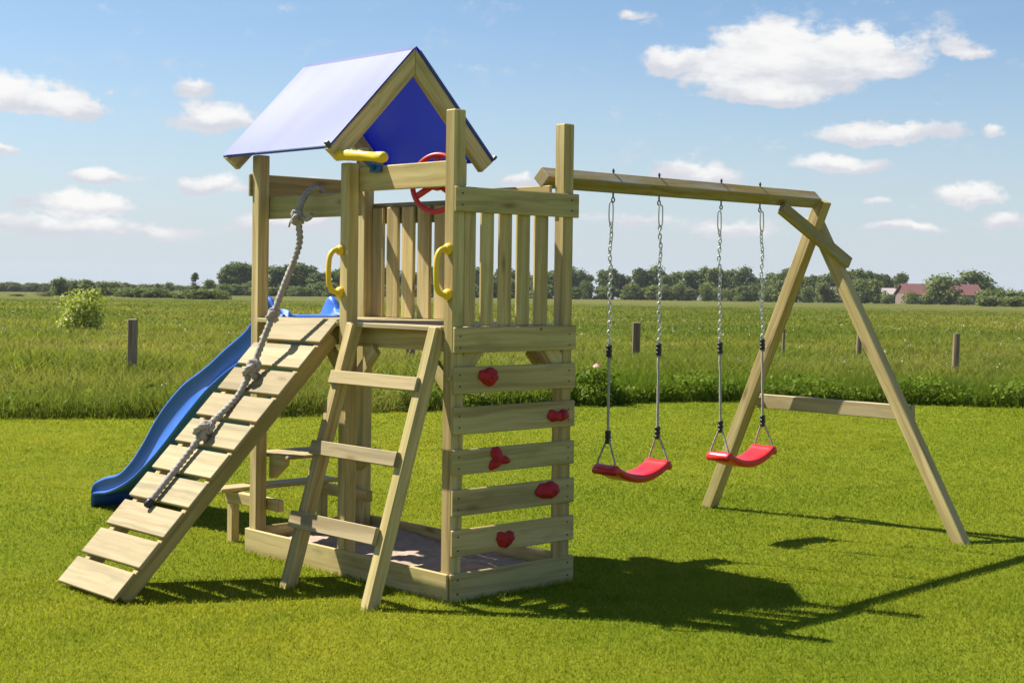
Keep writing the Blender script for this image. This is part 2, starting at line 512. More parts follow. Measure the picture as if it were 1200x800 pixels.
m, t = new_mat('lawn soil')
pos = t.add('ShaderNodeNewGeometry').outputs['Position']
n1 = t.noise(pos, .6, 5, .6)
n3 = t.noise(pos, 60, 4, .7)
c = t.ramp(n1, [(.35, (.15, .19, .010)), (.65, (.21, .23, .016))])
c = t.mix(t.math('MULTIPLY', n3, .35), c, (.10, .13, .008))
finish(t, bsdf(t, c, .95, .05, n3, 1, .02))
bm = bmesh.new()
bm.faces.new([bm.verts.new((x, y, -.004)) for x, y in EDGE])
bmesh.ops.triangulate(bm, faces=bm.faces[:])
for f in bm.faces:
    if f.normal.z < 0: f.normal_flip()
tag(obj('lawn', bm, m), None, kind='structure')

# ------------------------------------------------------------------ grass
def scatter(r0, r1, dens_fn, az0, az1):
    """random points in a ring sector round the garden's near side; dens_fn(r) per square metre"""
    rr = np.linspace(r0, r1, 400)
    cum = np.cumsum(dens_fn(rr) * rr) * (rr[1] - rr[0]) * (az1 - az0)
    n = int(cum[-1])
    r = np.interp(RNG.random(n) * cum[-1], cum, rr)
    a = RNG.uniform(az0, az1, n)
    return CX + r * np.sin(a), CY + r * np.cos(a), r

def blades(x, y, z, h, wd, lean, rnd):
    """each blade: two bent quads ending in a tip (5 verts, a quad and a triangle)"""
    n = len(x)
    th = RNG.uniform(0, 2 * np.pi, n)
    ph = RNG.uniform(0, 2 * np.pi, n)
    dx, dy = np.cos(th) * wd / 2, np.sin(th) * wd / 2
    lx, ly = np.cos(ph) * lean * h, np.sin(ph) * lean * h
    v = np.empty((n, 5, 3), np.float32)
    v[:, 0] = np.stack([x - dx, y - dy, z], -1)
    v[:, 1] = np.stack([x + dx, y + dy, z], -1)
    mx, my, mz = x + lx * .35, y + ly * .35, z + h * .58
    v[:, 2] = np.stack([mx + dx * .75, my + dy * .75, mz], -1)
    v[:, 3] = np.stack([mx - dx * .75, my - dy * .75, mz], -1)
    v[:, 4] = np.stack([x + lx, y + ly, z + h], -1)
    b = (np.arange(n) * 5)[:, None]
    f = np.concatenate([b + [0, 1, 2, 3], b + [3, 2, 4]], 1).ravel()
    s = np.tile([4, 3], n)
    return v.reshape(-1, 3), f, s, np.repeat(rnd, 5)

AZ0, AZ1 = -YAW - .47, -YAW + .47
def footprint(x, y):
    return (x > -1.62) & (x < .03) & (y > -.02) & (y < .78)
x, y, r = scatter(4.2, 20.5, lambda r: 13000 * np.clip(6 / r, 0, 1.2) ** 1.8, AZ0, AZ1)
k = in_lawn(x, y) & ~footprint(x, y)
x, y, r = x[k], y[k], r[k]
n = len(x)
h = RNG.uniform(.007, .019, n) * (1 + .25 * np.sin(x * 1.7 + np.sin(y * 2.3)) * np.sin(y * 1.3))
ext = (edge_dist(x, y) < .12)
h = np.where(ext, h * RNG.uniform(1, 2.2, n), h)
near = np.minimum.reduce([np.hypot(x - px, y - py) for px, py in ((-.70, -.38), (-.1, -.40), (-1.14, 3.15), (.71, 3.06))])
strip = ((y > -.09) & (y < 0) & (x > -1.65) & (x < .1)) | ((x > .03) & (x < .09) & (y > -.05) & (y < .8))
h = np.where((near < .1) | strip, h * RNG.uniform(1.0, 1.9, n), h)
wd = RNG.uniform(.0024, .0044, n) * np.clip(r / 6.5, .9, 3.2)
v, f, s, a = blades(x, y, np.zeros(n) - .005, h, wd, RNG.uniform(.25, 1.35, n), RNG.random(n) ** 1.15)
tag(link('lawn_grass', np_mesh('lawn_grass', v, f, s, LAWN, a), None), 'short mown bright green grass of the lawn', 'grass', kind='stuff')
print('lawn blades', n)

vv, ff, ss, aa = [], [], [], []
off = 0
def put(args):
    global off
    v, f, s, a = args
    vv.append(v); ff.append(f + off); ss.append(s); aa.append(a)
    off += len(v)
for r0, r1, dn, hs, ws in ((11, 26, lambda r: 480 + 0 * r, (.12, .36), (.006, .012)), (26, 48, lambda r: 430 * (26 / r) ** 2.2, (.08, .23), (.011, .022)), (48, 190, lambda r: 95 * (48 / r) ** 2.2, (.07, .19), (.02, .05))):
    x, y, r = scatter(r0, r1, dn, AZ0, AZ1)
    k = ~in_lawn(x, y)
    x, y, r = x[k], y[k], r[k]
    ed = edge_dist(x, y)
    n = len(x)
    patch = .5 + .5 * np.sin(x * .9 + 1.3 * np.sin(y * .55)) * np.sin(y * .8 + np.sin(x * .4))
    h = RNG.uniform(*hs, n) * (.62 + .55 * patch) * np.clip(.55 + ed * .5, .5, 1) * np.clip((200 - r) / 90, .15, 1)
    wd = RNG.uniform(*ws, n) * (1 if r0 < 40 else 1) * np.clip(r / r0, 1, 3)
    put(blades(x, y, gz(x, y) - .02, h, wd, RNG.uniform(.2, 1.3, n), np.clip(RNG.random(n) * .75 + .25 * (1 - patch), 0, 1) * np.clip((r - 4) / 22, .68, 1)))
    print('meadow', n)
x, y, r = scatter(11, 24, lambda r: 2100 + 0 * r, AZ0, AZ1)
ed = edge_dist(x, y)
k = ~in_lawn(x, y) & (ed < 1.9) & (RNG.random(len(x)) < np.exp(-(ed / 1.1) ** 2))
x, y, ed = x[k], y[k], ed[k]
n = len(x)
cl = .5 + .5 * np.sin(x * 2.9 + 1.7 * np.sin(y * 2.1)) * np.sin(y * 3.3 + x)
put(blades(x, y, np.zeros(n) - .02, RNG.uniform(.14, .40, n) * (.6 + .5 * cl), RNG.uniform(.005, .011, n), RNG.uniform(.1, .9, n), RNG.random(n) * .42))
print('lush', n)
tag(link('meadow_grass', np_mesh('meadow_grass', np.concatenate(vv), np.concatenate(ff), np.concatenate(ss), MEADOW, np.concatenate(aa)), None),
    'tall uncut meadow grass beyond the mown lawn', 'grass', kind='stuff')

def leaves(P, N, size, rnd, aspect=.55):
    """leaf-sized folded quads at P, facing N"""
    n = len(P)
    N = N / (np.linalg.norm(N, axis=1, keepdims=True) + 1e-9)
    T = np.cross(N, RNG.normal(size=(n, 3)))
    T /= np.linalg.norm(T, axis=1, keepdims=True) + 1e-9
    B = np.cross(N, T)
    sz = np.asarray(size)[:, None] * np.ones((n, 1))
    v = np.empty((n, 4, 3), np.float32)
    v[:, 0] = P - T * sz * .5
    v[:, 1] = P - B * sz * aspect * .5 - N * sz * .10
    v[:, 2] = P + T * sz * .5 - N * sz * .12
    v[:, 3] = P + B * sz * aspect * .5 - N * sz * .10
    f = np.arange(n * 4)
    return v.reshape(-1, 3), f, np.full(n, 4), np.repeat(rnd, 4)

# broad weeds where the mown lawn meets the meadow
pts = []
seg = np.concatenate([EDGE[0:9]])
for i in range(len(seg) - 1):
    a, b = seg[i], seg[i + 1]
    L = np.hypot(*(b - a))
    nrm = np.array([-(b - a)[1], (b - a)[0]]) / L
    m_ = int(L * (45 if i < 3 else 210))
    tt = RNG.random(m_)
    pts.append(a + (b - a) * tt[:, None] + nrm * (np.abs(RNG.normal(0, .35, m_)) + .0)[:, None])
pts = np.concatenate(pts)
n = len(pts)
hz = (.05 + .25 * RNG.random(n) ** 1.2) * (.55 + .45 * np.sin(pts[:, 0] * 2.1 + pts[:, 1] * 1.3) ** 2)
P3 = np.stack([pts[:, 0], pts[:, 1], hz], -1)
# each stem point carries a few leaves
P3 = np.repeat(P3, 4, 0) + RNG.normal(0, .035, (n * 4, 3))
P3[:, 2] = np.maximum(P3[:, 2], .02)
v, f, s, a = leaves(P3, RNG.normal(0, .6, (n * 4, 3)) + [-.2, -.3, .9], RNG.uniform(.035, .085, n * 4), RNG.random(n * 4))
tag(link('weeds', np_mesh('weeds', v, f, s, WEED, a), None), 'broad leaved weeds along the edge where lawn meets meadow', 'weeds', kind='stuff')

m, t = new_mat('wild flower petals')
a_ = t.add('ShaderNodeAttribute', attribute_name='rnd').outputs['Fac']
finish(t, bsdf(t, t.ramp(a_, [(0, (.78, .78, .74)), (.6, (.70, .66, .72)), (.80, (.62, .56, .66)), (.88, (.60, .55, .10)), (1, (.60, .56, .16))], 'CONSTANT'), .7, .2))
x, y, r = scatter(14, 60, lambda r: 2.6 * (16 / r) ** 1.0, AZ0, AZ1)
k = ~in_lawn(x, y)
x, y, r = x[k], y[k], r[k]
# drifts, not an even sprinkle
k = (np.sin(x * .7 + 2 * np.sin(y * .31)) * np.sin(y * .53 + 1.1) + RNG.normal(0, .30, len(x))) > .38
x, y, r = x[k], y[k], r[k]
n = len(x)
P3 = np.stack([x, y, gz(x, y) + RNG.uniform(.26, .50, n)], -1)
P3 = np.repeat(P3, 4, 0) + RNG.normal(0, .016, (n * 4, 3))
fr = np.repeat(RNG.random(n), 4)
v, f, s, a = leaves(P3, RNG.normal(0, .5, (n * 4, 3)) + [.3, -.3, .8], np.repeat(RNG.uniform(.006, .014, n) * np.clip(r / 16, 1, 2.2), 4), fr, .9)
tag(link('wildflowers', np_mesh('wildflowers', v, f, s, m, a), None), 'small white and yellow wild flowers scattered through the meadow grass', 'flowers', kind='stuff')

# ------------------------------------------------------------------ play tower
c = .065
X2, X1, WD = -.768, -1.526, .741      # right faces of the middle and left posts; back face of the rear posts
tower = empty('play_tower', 'wooden play tower with blue roof, slide, ramp, ladder, climbing wall and swing beam', 'play tower')
def post(x, y, z1, extra=None):
    bm = bmesh.new()
    bb(bm, x - c, x, y, y + c, -.05, z1, 'z', .005)
    return obj('post', bm, W_FRAME, tower)
post(0, 0, 2.153); post(0, WD - c, 2.143)
post(X2, 0, 1.955); post(X2, WD - c, 1.985)
post(X1, 0, 2.03); post(X1, WD - c, 2.03)

def plank_obj(name, ext, ax='x', mat=None, parent=None, bev=.004):
    bm = bmesh.new()
    for e in ext: bb(bm, *e, ax=ax, bev=bev)
    return obj(name, bm, mat or W_BOARD, parent or tower)

T = .018
# sandbox: front, back, side boards and the sand inside
XL = X1 - c
bm = bmesh.new()
bb(bm, XL - .012, .0, -T, -.001, -.03, .118, 'x')
bb(bm, XL - .012, .0, WD + .001, WD + T, -.03, .118, 'x')
bb(bm, .001, T, -T * .4, WD + .014, -.03, .118, 'y')
bb(bm, XL - T, XL - .001, .0, WD, -.03, .118, 'y')
sbx = obj('sandbox_frame', bm, W_BOARD, tower)
NX, NY = 70, 36
vs, fs, sz = [], [], []
for j in range(NY):
    for i in range(NX):
        xx, yy = XL + .002 + (-.001 - XL) * i / (NX - 1), .001 + (WD - .002) * j / (NY - 1)
        hz = .048 + .020 * math.sin(3.1 * xx + 1.2) * math.sin(5.3 * yy + .4) + .012 * math.sin(9 * xx + 4 * yy) * math.sin(11 * yy - 3 * xx) + random.uniform(-.004, .004)
        hz += .045 * math.exp(-((xx + 1.38) ** 2 + (yy - .60) ** 2) / .03) + .03 * math.exp(-((xx + .25) ** 2 + (yy - .45) ** 2) / .05)
        vs.append((xx, yy, hz))
for j in range(NY - 1):
    for i in range(NX - 1):
        fs += [j * NX + i, j * NX + i + 1, (j + 1) * NX + i + 1, (j + 1) * NX + i]
        sz.append(4)
sme = np_mesh('sand', vs, fs, sz, SAND)
for p in sme.polygons: p.use_smooth = True
tag(link('sand', sme, None), 'brownish sand filling the low wooden sandbox under the tower', 'sand', kind='stuff')

# deck: planks across, joists, edge boards
bm = bmesh.new()
yy = .012
edges = np.linspace(-.012, WD + .004, 8)
for a_, b_ in zip(edges[:-1], edges[1:]):
    lo, hi = a_ + .003, b_ - .003
    x_l, x_r = XL + .001, -.001
    if lo < c + .002:                      # planks are notched round the posts
        bb(bm, X1 + .004, X2 - c - .004, lo, hi, 1.178, 1.2, 'x', .003)
        bb(bm, X2 + .004, -c - .004, lo, hi, 1.178, 1.2, 'x', .003)
    elif hi > WD - c - .002:
        bb(bm, X1 + .004, X2 - c - .004, lo, hi, 1.178, 1.2, 'x', .003)
        bb(bm, X2 + .004, -c - .004, lo, hi, 1.178, 1.2, 'x', .003)
    else:
        bb(bm, x_l, x_r, lo, hi, 1.178, 1.2, 'x', .003)
obj('deck', bm, W_PALE, tower)
bm = bmesh.new()
for y0 in (c + .002, WD - c - .022):
    bb(bm, XL + .03, -.03, y0, y0 + .02, 1.085, 1.176, 'x')
for x0 in (-.40, -1.16):
    bb(bm, x0, x0 + .04, c + .025, WD - c - .025, 1.10, 1.176, 'y')
obj('joist', bm, W_FRAME, tower)

# climbing wall on the right face
bm = bmesh.new()
YR = WD + .012
for z0, z1 in ((1.086, 1.199), (.907, 1.025), (.728, .849), (.551, .662), (.370, .486), (.193, .310)):
    bb(bm, .001, T, -.002, YR + random.uniform(-.004, .004), z0, z1, 'y')
nb = len(bm.faces)
for z_ in (1.16, 1.11, .99, .94, .81, .76, .63, .58, .45, .40, .28, .22):
    for y_ in (.03, WD - .035):
        cyl(bm, (T - .001, y_, z_), (T + .0022, y_, z_), .0042, 8)
cyl(bm, (T, .52, 1.185), (T + .004, .52, 1.185), .005, 8)
bm.faces.ensure_lookup_table()
for f_ in bm.faces[nb:]: f_.material_index = 1
wall = obj('climbing_wall', bm, W_BOARD, tower)
wall.data.materials.append(BOLT)

def heads(o, pts, d, r=.0055):
    """screw and bolt heads set into a part's own mesh, in the dark metal"""
    bm = bmesh.new()
    bm.from_mesh(o.data)
    nb = len(bm.faces)
    for p in pts:
        cyl(bm, V(p) - V(d) * .001, V(p) + V(d) * .0032, r, 10)
    bm.faces.ensure_lookup_table()
    for f_ in bm.faces[nb:]: f_.material_index = 1
    bm.to_mesh(o.data)
    bm.free()
    o.data.materials.append(BOLT)

heads(sbx, [(T, y_, z_) for y_ in (.03, WD - .03) for z_ in (.03, .09)] + [], (1, 0, 0), .0045)
def hold(y, z, kind, ang):
    bm = bmesh.new()
    bmesh.ops.create_icosphere(bm, subdivisions=4, radius=1)
    rg = random.Random(int(y * 1000))
    for v in bm.verts:
        p = v.co
        th = math.atan2(p.z, p.y) - ang
        rad = math.hypot(p.y, p.z)
        if kind == 'tri': k = 1 + .42 * math.cos(3 * th) + .10 * math.cos(th)
        elif kind == 'bean': k = 1 + .30 * math.cos(2 * th) - .55 * max(0, math.cos(th - math.pi / 2)) ** 6
        elif kind == 'heart': k = 1 - .50 * max(0, math.cos(th - math.pi / 2)) ** 6 + .22 * max(0, math.cos(th + math.pi / 2)) ** 4
        elif kind == 'drop': k = 1 + .85 * max(0, math.cos(th)) ** 4
        else: k = 1 + .12 * math.sin(3 * th) + .2 * max(0, math.cos(th + .6)) ** 4
        lump = 1 + .07 * math.sin(5 * p.x + 6 * p.y) + .05 * math.sin(9 * p.z + 4 * p.y)
        # the outer face bulges, the back is cut flat on the board
        v.co = V((max(p.x, -.05) * .038 * (1.1 - .35 * rad) * lump, p.y * .050 * k * lump, p.z * .040 * k * lump))
    cyl(bm, (.030, 0, 0), (.044, 0, 0), .0075, 10)
    bmesh.ops.translate(bm, verts=bm.verts, vec=(T + .002, y, z))
    return obj('climbing_hold', bm, HOLD, wall, True)
for y_, z_, kd, an in ((.192, .979, 'round', .3), (.633, .785, 'bean', 0), (.258, .605, 'tri', 1.9), (.590, .440, 'drop', 3.15), (.308, .251, 'heart', 0)): hold(y_, z_, kd, an)

# right guard rail: top board and slats
bm = bmesh.new()
bb(bm, .001, T + .002, -.004, YR + .006, 1.704, 1.815, 'y')
gr = obj('guard_rail', bm, W_BOARD, tower)
heads(gr, [(T + .002, y_, z_) for y_ in (.032, WD - .032) for z_ in (1.735, 1.785)], (1, 0, 0), .0042)
bm = bmesh.new()
for y0, y1 in ((.068, .135), (.168, .243), (.277, .353), (.386, .466), (.498, .582)):
    bb(bm, -.021, -.003, y0, y1, 1.202, 1.80, 'z')
obj('slats', bm, W_FRAME, gr)
# rear guard rail of the roofed half
bm = bmesh.new()
bb(bm, XL + .002, X2 + .03, WD + .001, WD + T, 1.704, 1.815, 'x')
gr = obj('guard_rail', bm, W_BOARD, tower)
bm = bmesh.new()
for x0, x1 in ((-1.515, -1.421), (-1.391, -1.292), (-1.262, -1.162), (-1.131, -1.029), (-.994, -.90)):
    bb(bm, x0, x1, WD - .022, WD - .003, 1.202, 1.79, 'z')
obj('slats', bm, W_FRAME, gr)
# rail boards
fr = plank_obj('rail_board', [(X2 - .03, -.012, c + .001, c + .019, 1.821, 1.937)])
plank_obj('rail_board', [(X1 - c, X2 - .001, c + .001, c + .019, 1.706, 1.824)])
plank_obj('rail_board', [(XL - T, XL - .001, -.012, WD + .01, 1.823, 1.937)], 'y')
plank_obj('rail_board', [(X2 - .02, -c - .01, WD - c - .02, WD - c - .002, 1.75, 1.856)])

# knee braces under the deck
def brace(p0, p1, w=.062, t_=.028, wd=(0, 0, 1)):
    bm = bmesh.new()
    board(bm, p0, p1, w, t_, wd)
    return obj('knee_brace', bm, W_FRAME, tower)
for ya, yb in ((.075, .225), (WD - .075, WD - .225)):
    sg_ = 1 if ya < .3 else -1
    brace((-.018, ya - .058 * sg_, .945), (-.018, ya + .088 * sg_, 1.123), .09, .030)
for xa, xb in ((-.085, -.235), (X2 + .015, X2 + .165)):
    brace((xa, .05, .93), (xb, .05, 1.08))
    brace((xa, WD - .05, .93), (xb, WD - .05, 1.08))
for xa, xb in ((X2 - c - .012, X2 - c - .15),):
    brace((xa, .05, .93), (xb, .05, 1.08))

# ladder on the open half
def ladder_y(z): return -.004 - .375 * (1.19 - z) / 1.19
bm = bmesh.new()
for x0 in (-.738, -.132):
    xc = x0 + .028
    board(bm, (xc, ladder_y(-.03) + .02, -.03), (xc, ladder_y(1.19) + .005, 1.19), .062, .056, (0, 1, 0), .004)
lad = obj('ladder', bm, W_FRAME, tower)
LN = V((0, -math.cos(math.atan2(.375, 1.19)), math.sin(math.atan2(.375, 1.19)))) * 1
LT = V((0, .375, 1.19)).normalized()
for x0, x1, zc, hh in ((-.738, -.098, .934, .062), (-.742, -.108, .612, .066), (-.758, -.118, .288, .076)):
    bm = bmesh.new()
    pc = V((0, ladder_y(zc) + .012, zc)) + LN * .0415
    board(bm, (x0, pc.y, pc.z), (x1, pc.y, pc.z), hh, .024, LT, .003)
    obj('rung', bm, W_PALE, lad)

# ramp of pale boards on the roofed half
RT = V((0, 1.155, 1.178)).normalized()
RN = V((0, -RT.z, RT.y))
P0 = V((0, -1.160, .022))
bm = bmesh.new()
for x0 in (-1.340, -.905):
    a_ = P0 + RT * .03 - RN * .052
    b_ = P0 + RT * 1.60 - RN * .052
    board(bm, (x0 + .018, a_.y, a_.z), (x0 + .018, b_.y, b_.z), .072, .042, RN, .004)
ramp = obj('ramp', bm, W_FRAME, tower)
for i in range(10):
    bm = bmesh.new()
    s0 = .168 * i + .004
    s1 = s0 + .141
    if i == 9: s1 = s0 + .15
    cpt = P0 + RT * ((s0 + s1) / 2) - RN * .0085
    dx = random.uniform(-.006, .006)
    tw = random.uniform(-.003, .003)
    board(bm, (-1.375 + dx, cpt.y - tw, cpt.z), (-.846 + dx, cpt.y + tw, cpt.z), s1 - s0, .019, RT, .003)
    obj('tread', bm, W_PALE, ramp)

# slide
ST = [(-1.515, 1.213, 1.203), (-1.560, 1.222, 1.203), (-1.60, 1.262, 1.192), (-1.635, 1.298, 1.150), (-1.675, 1.310, 1.120), (-1.72, 1.265, 1.080), (-1.80, 1.145, .990), (-1.974, 1.030, .893), (-2.144, .918, .780),
      (-2.364, .818, .625), (-2.546, .702, .490), (-2.686, .590, .390), (-2.829, .448, .300), (-2.976, .325, .218), (-3.127, .240, .155), (-3.283, .205, .108), (-3.40, .170, .092), (-3.445, .150, .085)]
sp = smooth_path([(a_ + (.0 if a_ > -2.2 else .05 * (-2.2 - a_) / 1.25), b_, c_) for a_, b_, c_ in ST], 5)
Y0, Y1 = .085, .575
def slide_ring(xx, uz, lz):
    fl = lz + .018 * min(1, max(.25, (-1.50 - xx) / .1))
    Y0 = .085 + .075 * min(1, max(0, (xx + 2.15) / .5))
    Y1 = .575 - .02 * min(1, max(0, (xx + 2.15) / .5))
    half = [(Y0 - .022, uz - .022), (Y0 - .020, uz - .006), (Y0 - .010, uz), (Y0 + .006, uz - .004), (Y0 + .016, uz - .022), (Y0 + .024, fl + .030), (Y0 + .038, fl + .008), (Y0 + .065, fl)]
    outer = [(Y0 + .066, lz - .004), (Y0 + .030, lz - .006), (Y0 - .002, lz - .008), (Y0 - .020, lz - .002), (Y0 - .018, lz + .008), (Y0 - .004, lz + .016), (Y0 - .003, uz - .026)]
    mir = lambda L: [(Y0 + Y1 - yy, zz) for yy, zz in reversed(L)]
    loop = half + mir(half) + mir(outer)[::1] if False else None
    top = half + mir(half)                    # near rim over the bed to the far rim
    bot = mir(outer[::-1])[::1]
    bot = [(Y0 + Y1 - yy, zz) for yy, zz in reversed(outer)] + outer
    return [(xx, yy, zz) for yy, zz in top + bot]
bm = bmesh.new()
rings = [[bm.verts.new(p) for p in slide_ring(q.x, q.y, q.z)] for q in sp]
last = slide_ring(-3.412, .128, .075)
rings.append([bm.verts.new((xx, yy, min(zz, .128))) for xx, yy, zz in last])
rings.append([bm.verts.new((-3.420, yy, max(-.02, min(zz - .09, .05)))) for xx, yy, zz in last])
K = len(rings[0])
for a_, b_ in zip(rings[:-1], rings[1:]):
    for k in range(K):
        bm.faces.new((a_[k], a_[(k + 1) % K], b_[(k + 1) % K], b_[k]))
bm.faces.new(rings[0])
bm.faces.new(rings[-1][::-1])
bmesh.ops.recalc_face_normals(bm, faces=bm.faces[:])
obj('slide', bm, BLUE, tower, True)

# bench and little table on the slide end
bm = bmesh.new()
bb(bm, -1.945, -1.815, -.02, .735, .272, .294, 'y')
bench = obj('bench', bm, W_PALE, tower)
for y0 in (.075, .655):
    bm = bmesh.new()
    bb(bm, -1.915, -1.865, y0 - .002, y0 + .045, -.04, .208, 'z')
    obj('leg', bm, W_FRAME, bench)
    bm = bmesh.new()
    bb(bm, -1.93, -1.425, c + .003 if y0 < .3 else WD - c - .04, c + .04 if y0 < .3 else WD - c - .003, .210, .270, 'x')
    obj('arm', bm, W_FRAME, bench)
bm = bmesh.new()
bb(bm, -1.66, -1.505, c + .004, WD - c - .004, .485, .503, 'y')
bb(bm, -1.50, -1.345, c + .004, WD - c - .004, .485, .503, 'y')
tb = obj('table', bm, W_PALE, tower)
for y0 in (c + .012, WD - c - .045):
    bm = bmesh.new()
    pr = [(-1.525, .484), (-1.385, .484), (-1.39, .455), (-1.50, .375), (-1.525, .375)]
    lo = [bm.verts.new((xx, y0, zz)) for xx, zz in pr]
    hi = [bm.verts.new((xx, y0 + .033, zz)) for xx, zz in pr]
    bm.faces.new(lo); bm.faces.new(hi[::-1])
    for k in range(5): bm.faces.new((lo[k], hi[k], hi[(k + 1) % 5], lo[(k + 1) % 5]))
    bmesh.ops.recalc_face_normals(bm, faces=bm.faces[:])
    uvl = bm.loops.layers.uv.new('UVMap')
    for f_ in bm.faces:
        for l in f_.loops: l[uvl].uv = (l.vert.co.x + 3, l.vert.co.z + y0)
    obj('bracket', bm, W_FRAME, tb)

# roof: tarpaulin over four rafters and a ridge board
YM, RZ, EO, EZ = WD / 2, 2.545, .145, 2.022
XF, XB = X2 + .036, X1 - c - .038
bm = bmesh.new()
NU, NV = 24, 40
def tarp_pt(u_, v_, d=0):
    # v_ -1 front eave .. 0 ridge .. 1 rear eave
    x_ = XB - .008 + (XF + .006 - XB + .008) * u_
    a_ = abs(v_)
    sg = 1 if v_ > 0 else -1
    y_ = YM + sg * a_ * (YM + EO)
    z_ = RZ - a_ * (RZ - EZ)
    rid = max(0, 1 - a_ / .03)
    sag = -.007 * math.sin(math.pi * u_) * math.sin(math.pi * a_)
    nrm = V((0, sg * .707, .707)) if a_ > .03 else V((0, 0, 1))
    p = V((x_, y_, z_ - .006 * rid)) + nrm * (sag + d)
    return p
g = [[[bm.verts.new(tarp_pt(i / NU, -1 + 2 * j / NV, d)) for j in range(NV + 1)] for i in range(NU + 1)] for d in (0, .003)]
for i in range(NU):
    for j in range(NV):
        bm.faces.new((g[1][i][j], g[1][i + 1][j], g[1][i + 1][j + 1], g[1][i][j + 1]))
        bm.faces.new((g[0][i][j], g[0][i][j + 1], g[0][i + 1][j + 1], g[0][i + 1][j]))
for i in range(NU):
    for j in (0, NV):
        bm.faces.new((g[0][i][j], g[0][i + 1][j], g[1][i + 1][j], g[1][i][j]))
for j in range(NV):
    for i in (0, NU):
        bm.faces.new((g[0][i][j], g[0][i][j + 1], g[1][i][j + 1], g[1][i][j]))
# hem tubes along the two eaves and folded side edges
for v_ in (-1, 1):
    tube(bm, [tarp_pt(i / NU, v_, -.008) for i in range(NU + 1)], .0052, 8)
for u_ in (0, 1):
    for sg in (1,):
        pp = [tarp_pt(u_, sg * (1 - j / 10), -.004) for j in range(10)] + [tarp_pt(u_, sg * .04, -.004)]
        tube(bm, pp, .0085, 8)
bmesh.ops.recalc_face_normals(bm, faces=bm.faces[:])
roof = obj('roof', bm, TARP, tower, False)
def rafter_mitred(x_, sg):
    """a timber whose ridge end is cut on the plumb line and whose foot is cut square"""
    bm = bmesh.new()
    uvl = bm.loops.layers.uv.new('UVMap')
    dy, dz = sg * (YM + EO), EZ - RZ
    L = math.hypot(dy, dz)
    sl = V((0, dy / L, dz / L))
    nr = V((0, -sg * sl.z, abs(sl.y)))
    O = V((x_, YM, RZ)) - nr * .008
    foot = V((x_, YM + dy, EZ)) - nr * .008 + sl * .010
    def ridge(off):                           # point on the plumb cut, off below the top edge
        p = O - nr * off
        k = (YM + sg * .001 - p.y) / sl.y
        return p + sl * k
    out = [ridge(0), foot, foot - nr * .090 + sl * -.012, ridge(.090)]
    lo = [bm.verts.new(p + V((-.034, 0, 0))) for p in out]
    hi = [bm.verts.new(p) for p in out]
    bm.faces.new(lo); bm.faces.new(hi[::-1])
    for k in range(4): bm.faces.new((lo[k], hi[k], hi[(k + 1) % 4], lo[(k + 1) % 4]))
    bmesh.ops.recalc_face_normals(bm, faces=bm.faces[:])
    bmesh.ops.bevel(bm, geom=list(bm.edges), offset=.003, segments=1, affect='EDGES')
    o1 = random.uniform(0, 40)
    for f_ in bm.faces:
        for l in f_.loops:
            d = l.vert.co - O
            l[uvl].uv = (o1 + d.dot(sl), d.dot(nr) + d.x * .9 + 2 * sg)
    return bm
for x_ in (XF, XB + .034):
    for sg in (-1, 1):
        obj('rafter', rafter_mitred(x_, sg), W_FRAME, roof)
bm = bmesh.new()
bb(bm, XB + .036, XF - .036, YM - .011, YM + .011, RZ - .115, RZ - .03, 'x')
obj('ridge_board', bm, W_FRAME, roof)
bm = bmesh.new()
bb(bm, X2 - .034, X2 - .006, .068, .125, 1.93, 2.035, 'y')
obj('rafter_block', bm, W_FRAME, roof)
for sg, yy in ((-1, -EO - .006), (1, WD + EO + .006)):
    bm = bmesh.new()
    board(bm, (XF - .014, yy, EZ + .010), (XF + .016, yy, EZ + .010), .026, .016, (0, .7 * sg, .7), .003)
    obj('end_clip', bm, BOLT, roof)

# telescope, steering wheel, grab handles
bm = bmesh.new()
ta, tb_ = V((-.765, -.075, 1.988)), V((-.405, -.065, 1.956))
dv = (tb_ - ta)
prof = [(0, .026), (.02, .029), (.10, .029), (.13, .027), (.30, .0255), (.52, .0245), (.545, .0225), (.80, .0215), (.82, .024), (.95, .026), (.985, .022), (1, .012)]
tube(bm, [ta + dv * p for p, _ in prof], lambda q: prof[min(len(prof) - 1, int(round(q * (len(prof) - 1))))][1], 20)
tele = obj('telescope', bm, YEL, tower, True)
bm = bmesh.new()
cyl(bm, ta - dv * .002, ta + dv * .008, .020, 16)
obj('lens', bm, BLACK, tele)
bm = bmesh.new()
bmesh.ops.create_uvsphere(bm, u_segments=16, v_segments=10, radius=.024)
bmesh.ops.translate(bm, verts=bm.verts, vec=(-.625, -.040, 1.984))
cyl(bm, (-.625, .045, 1.925), (-.625, -.035, 1.978), .016, 14)
bb(bm, -.66, -.59, .040, c - .001, 1.905, 1.94, 'x', .003)
obj('mount', bm, BLUEP, tele, True)

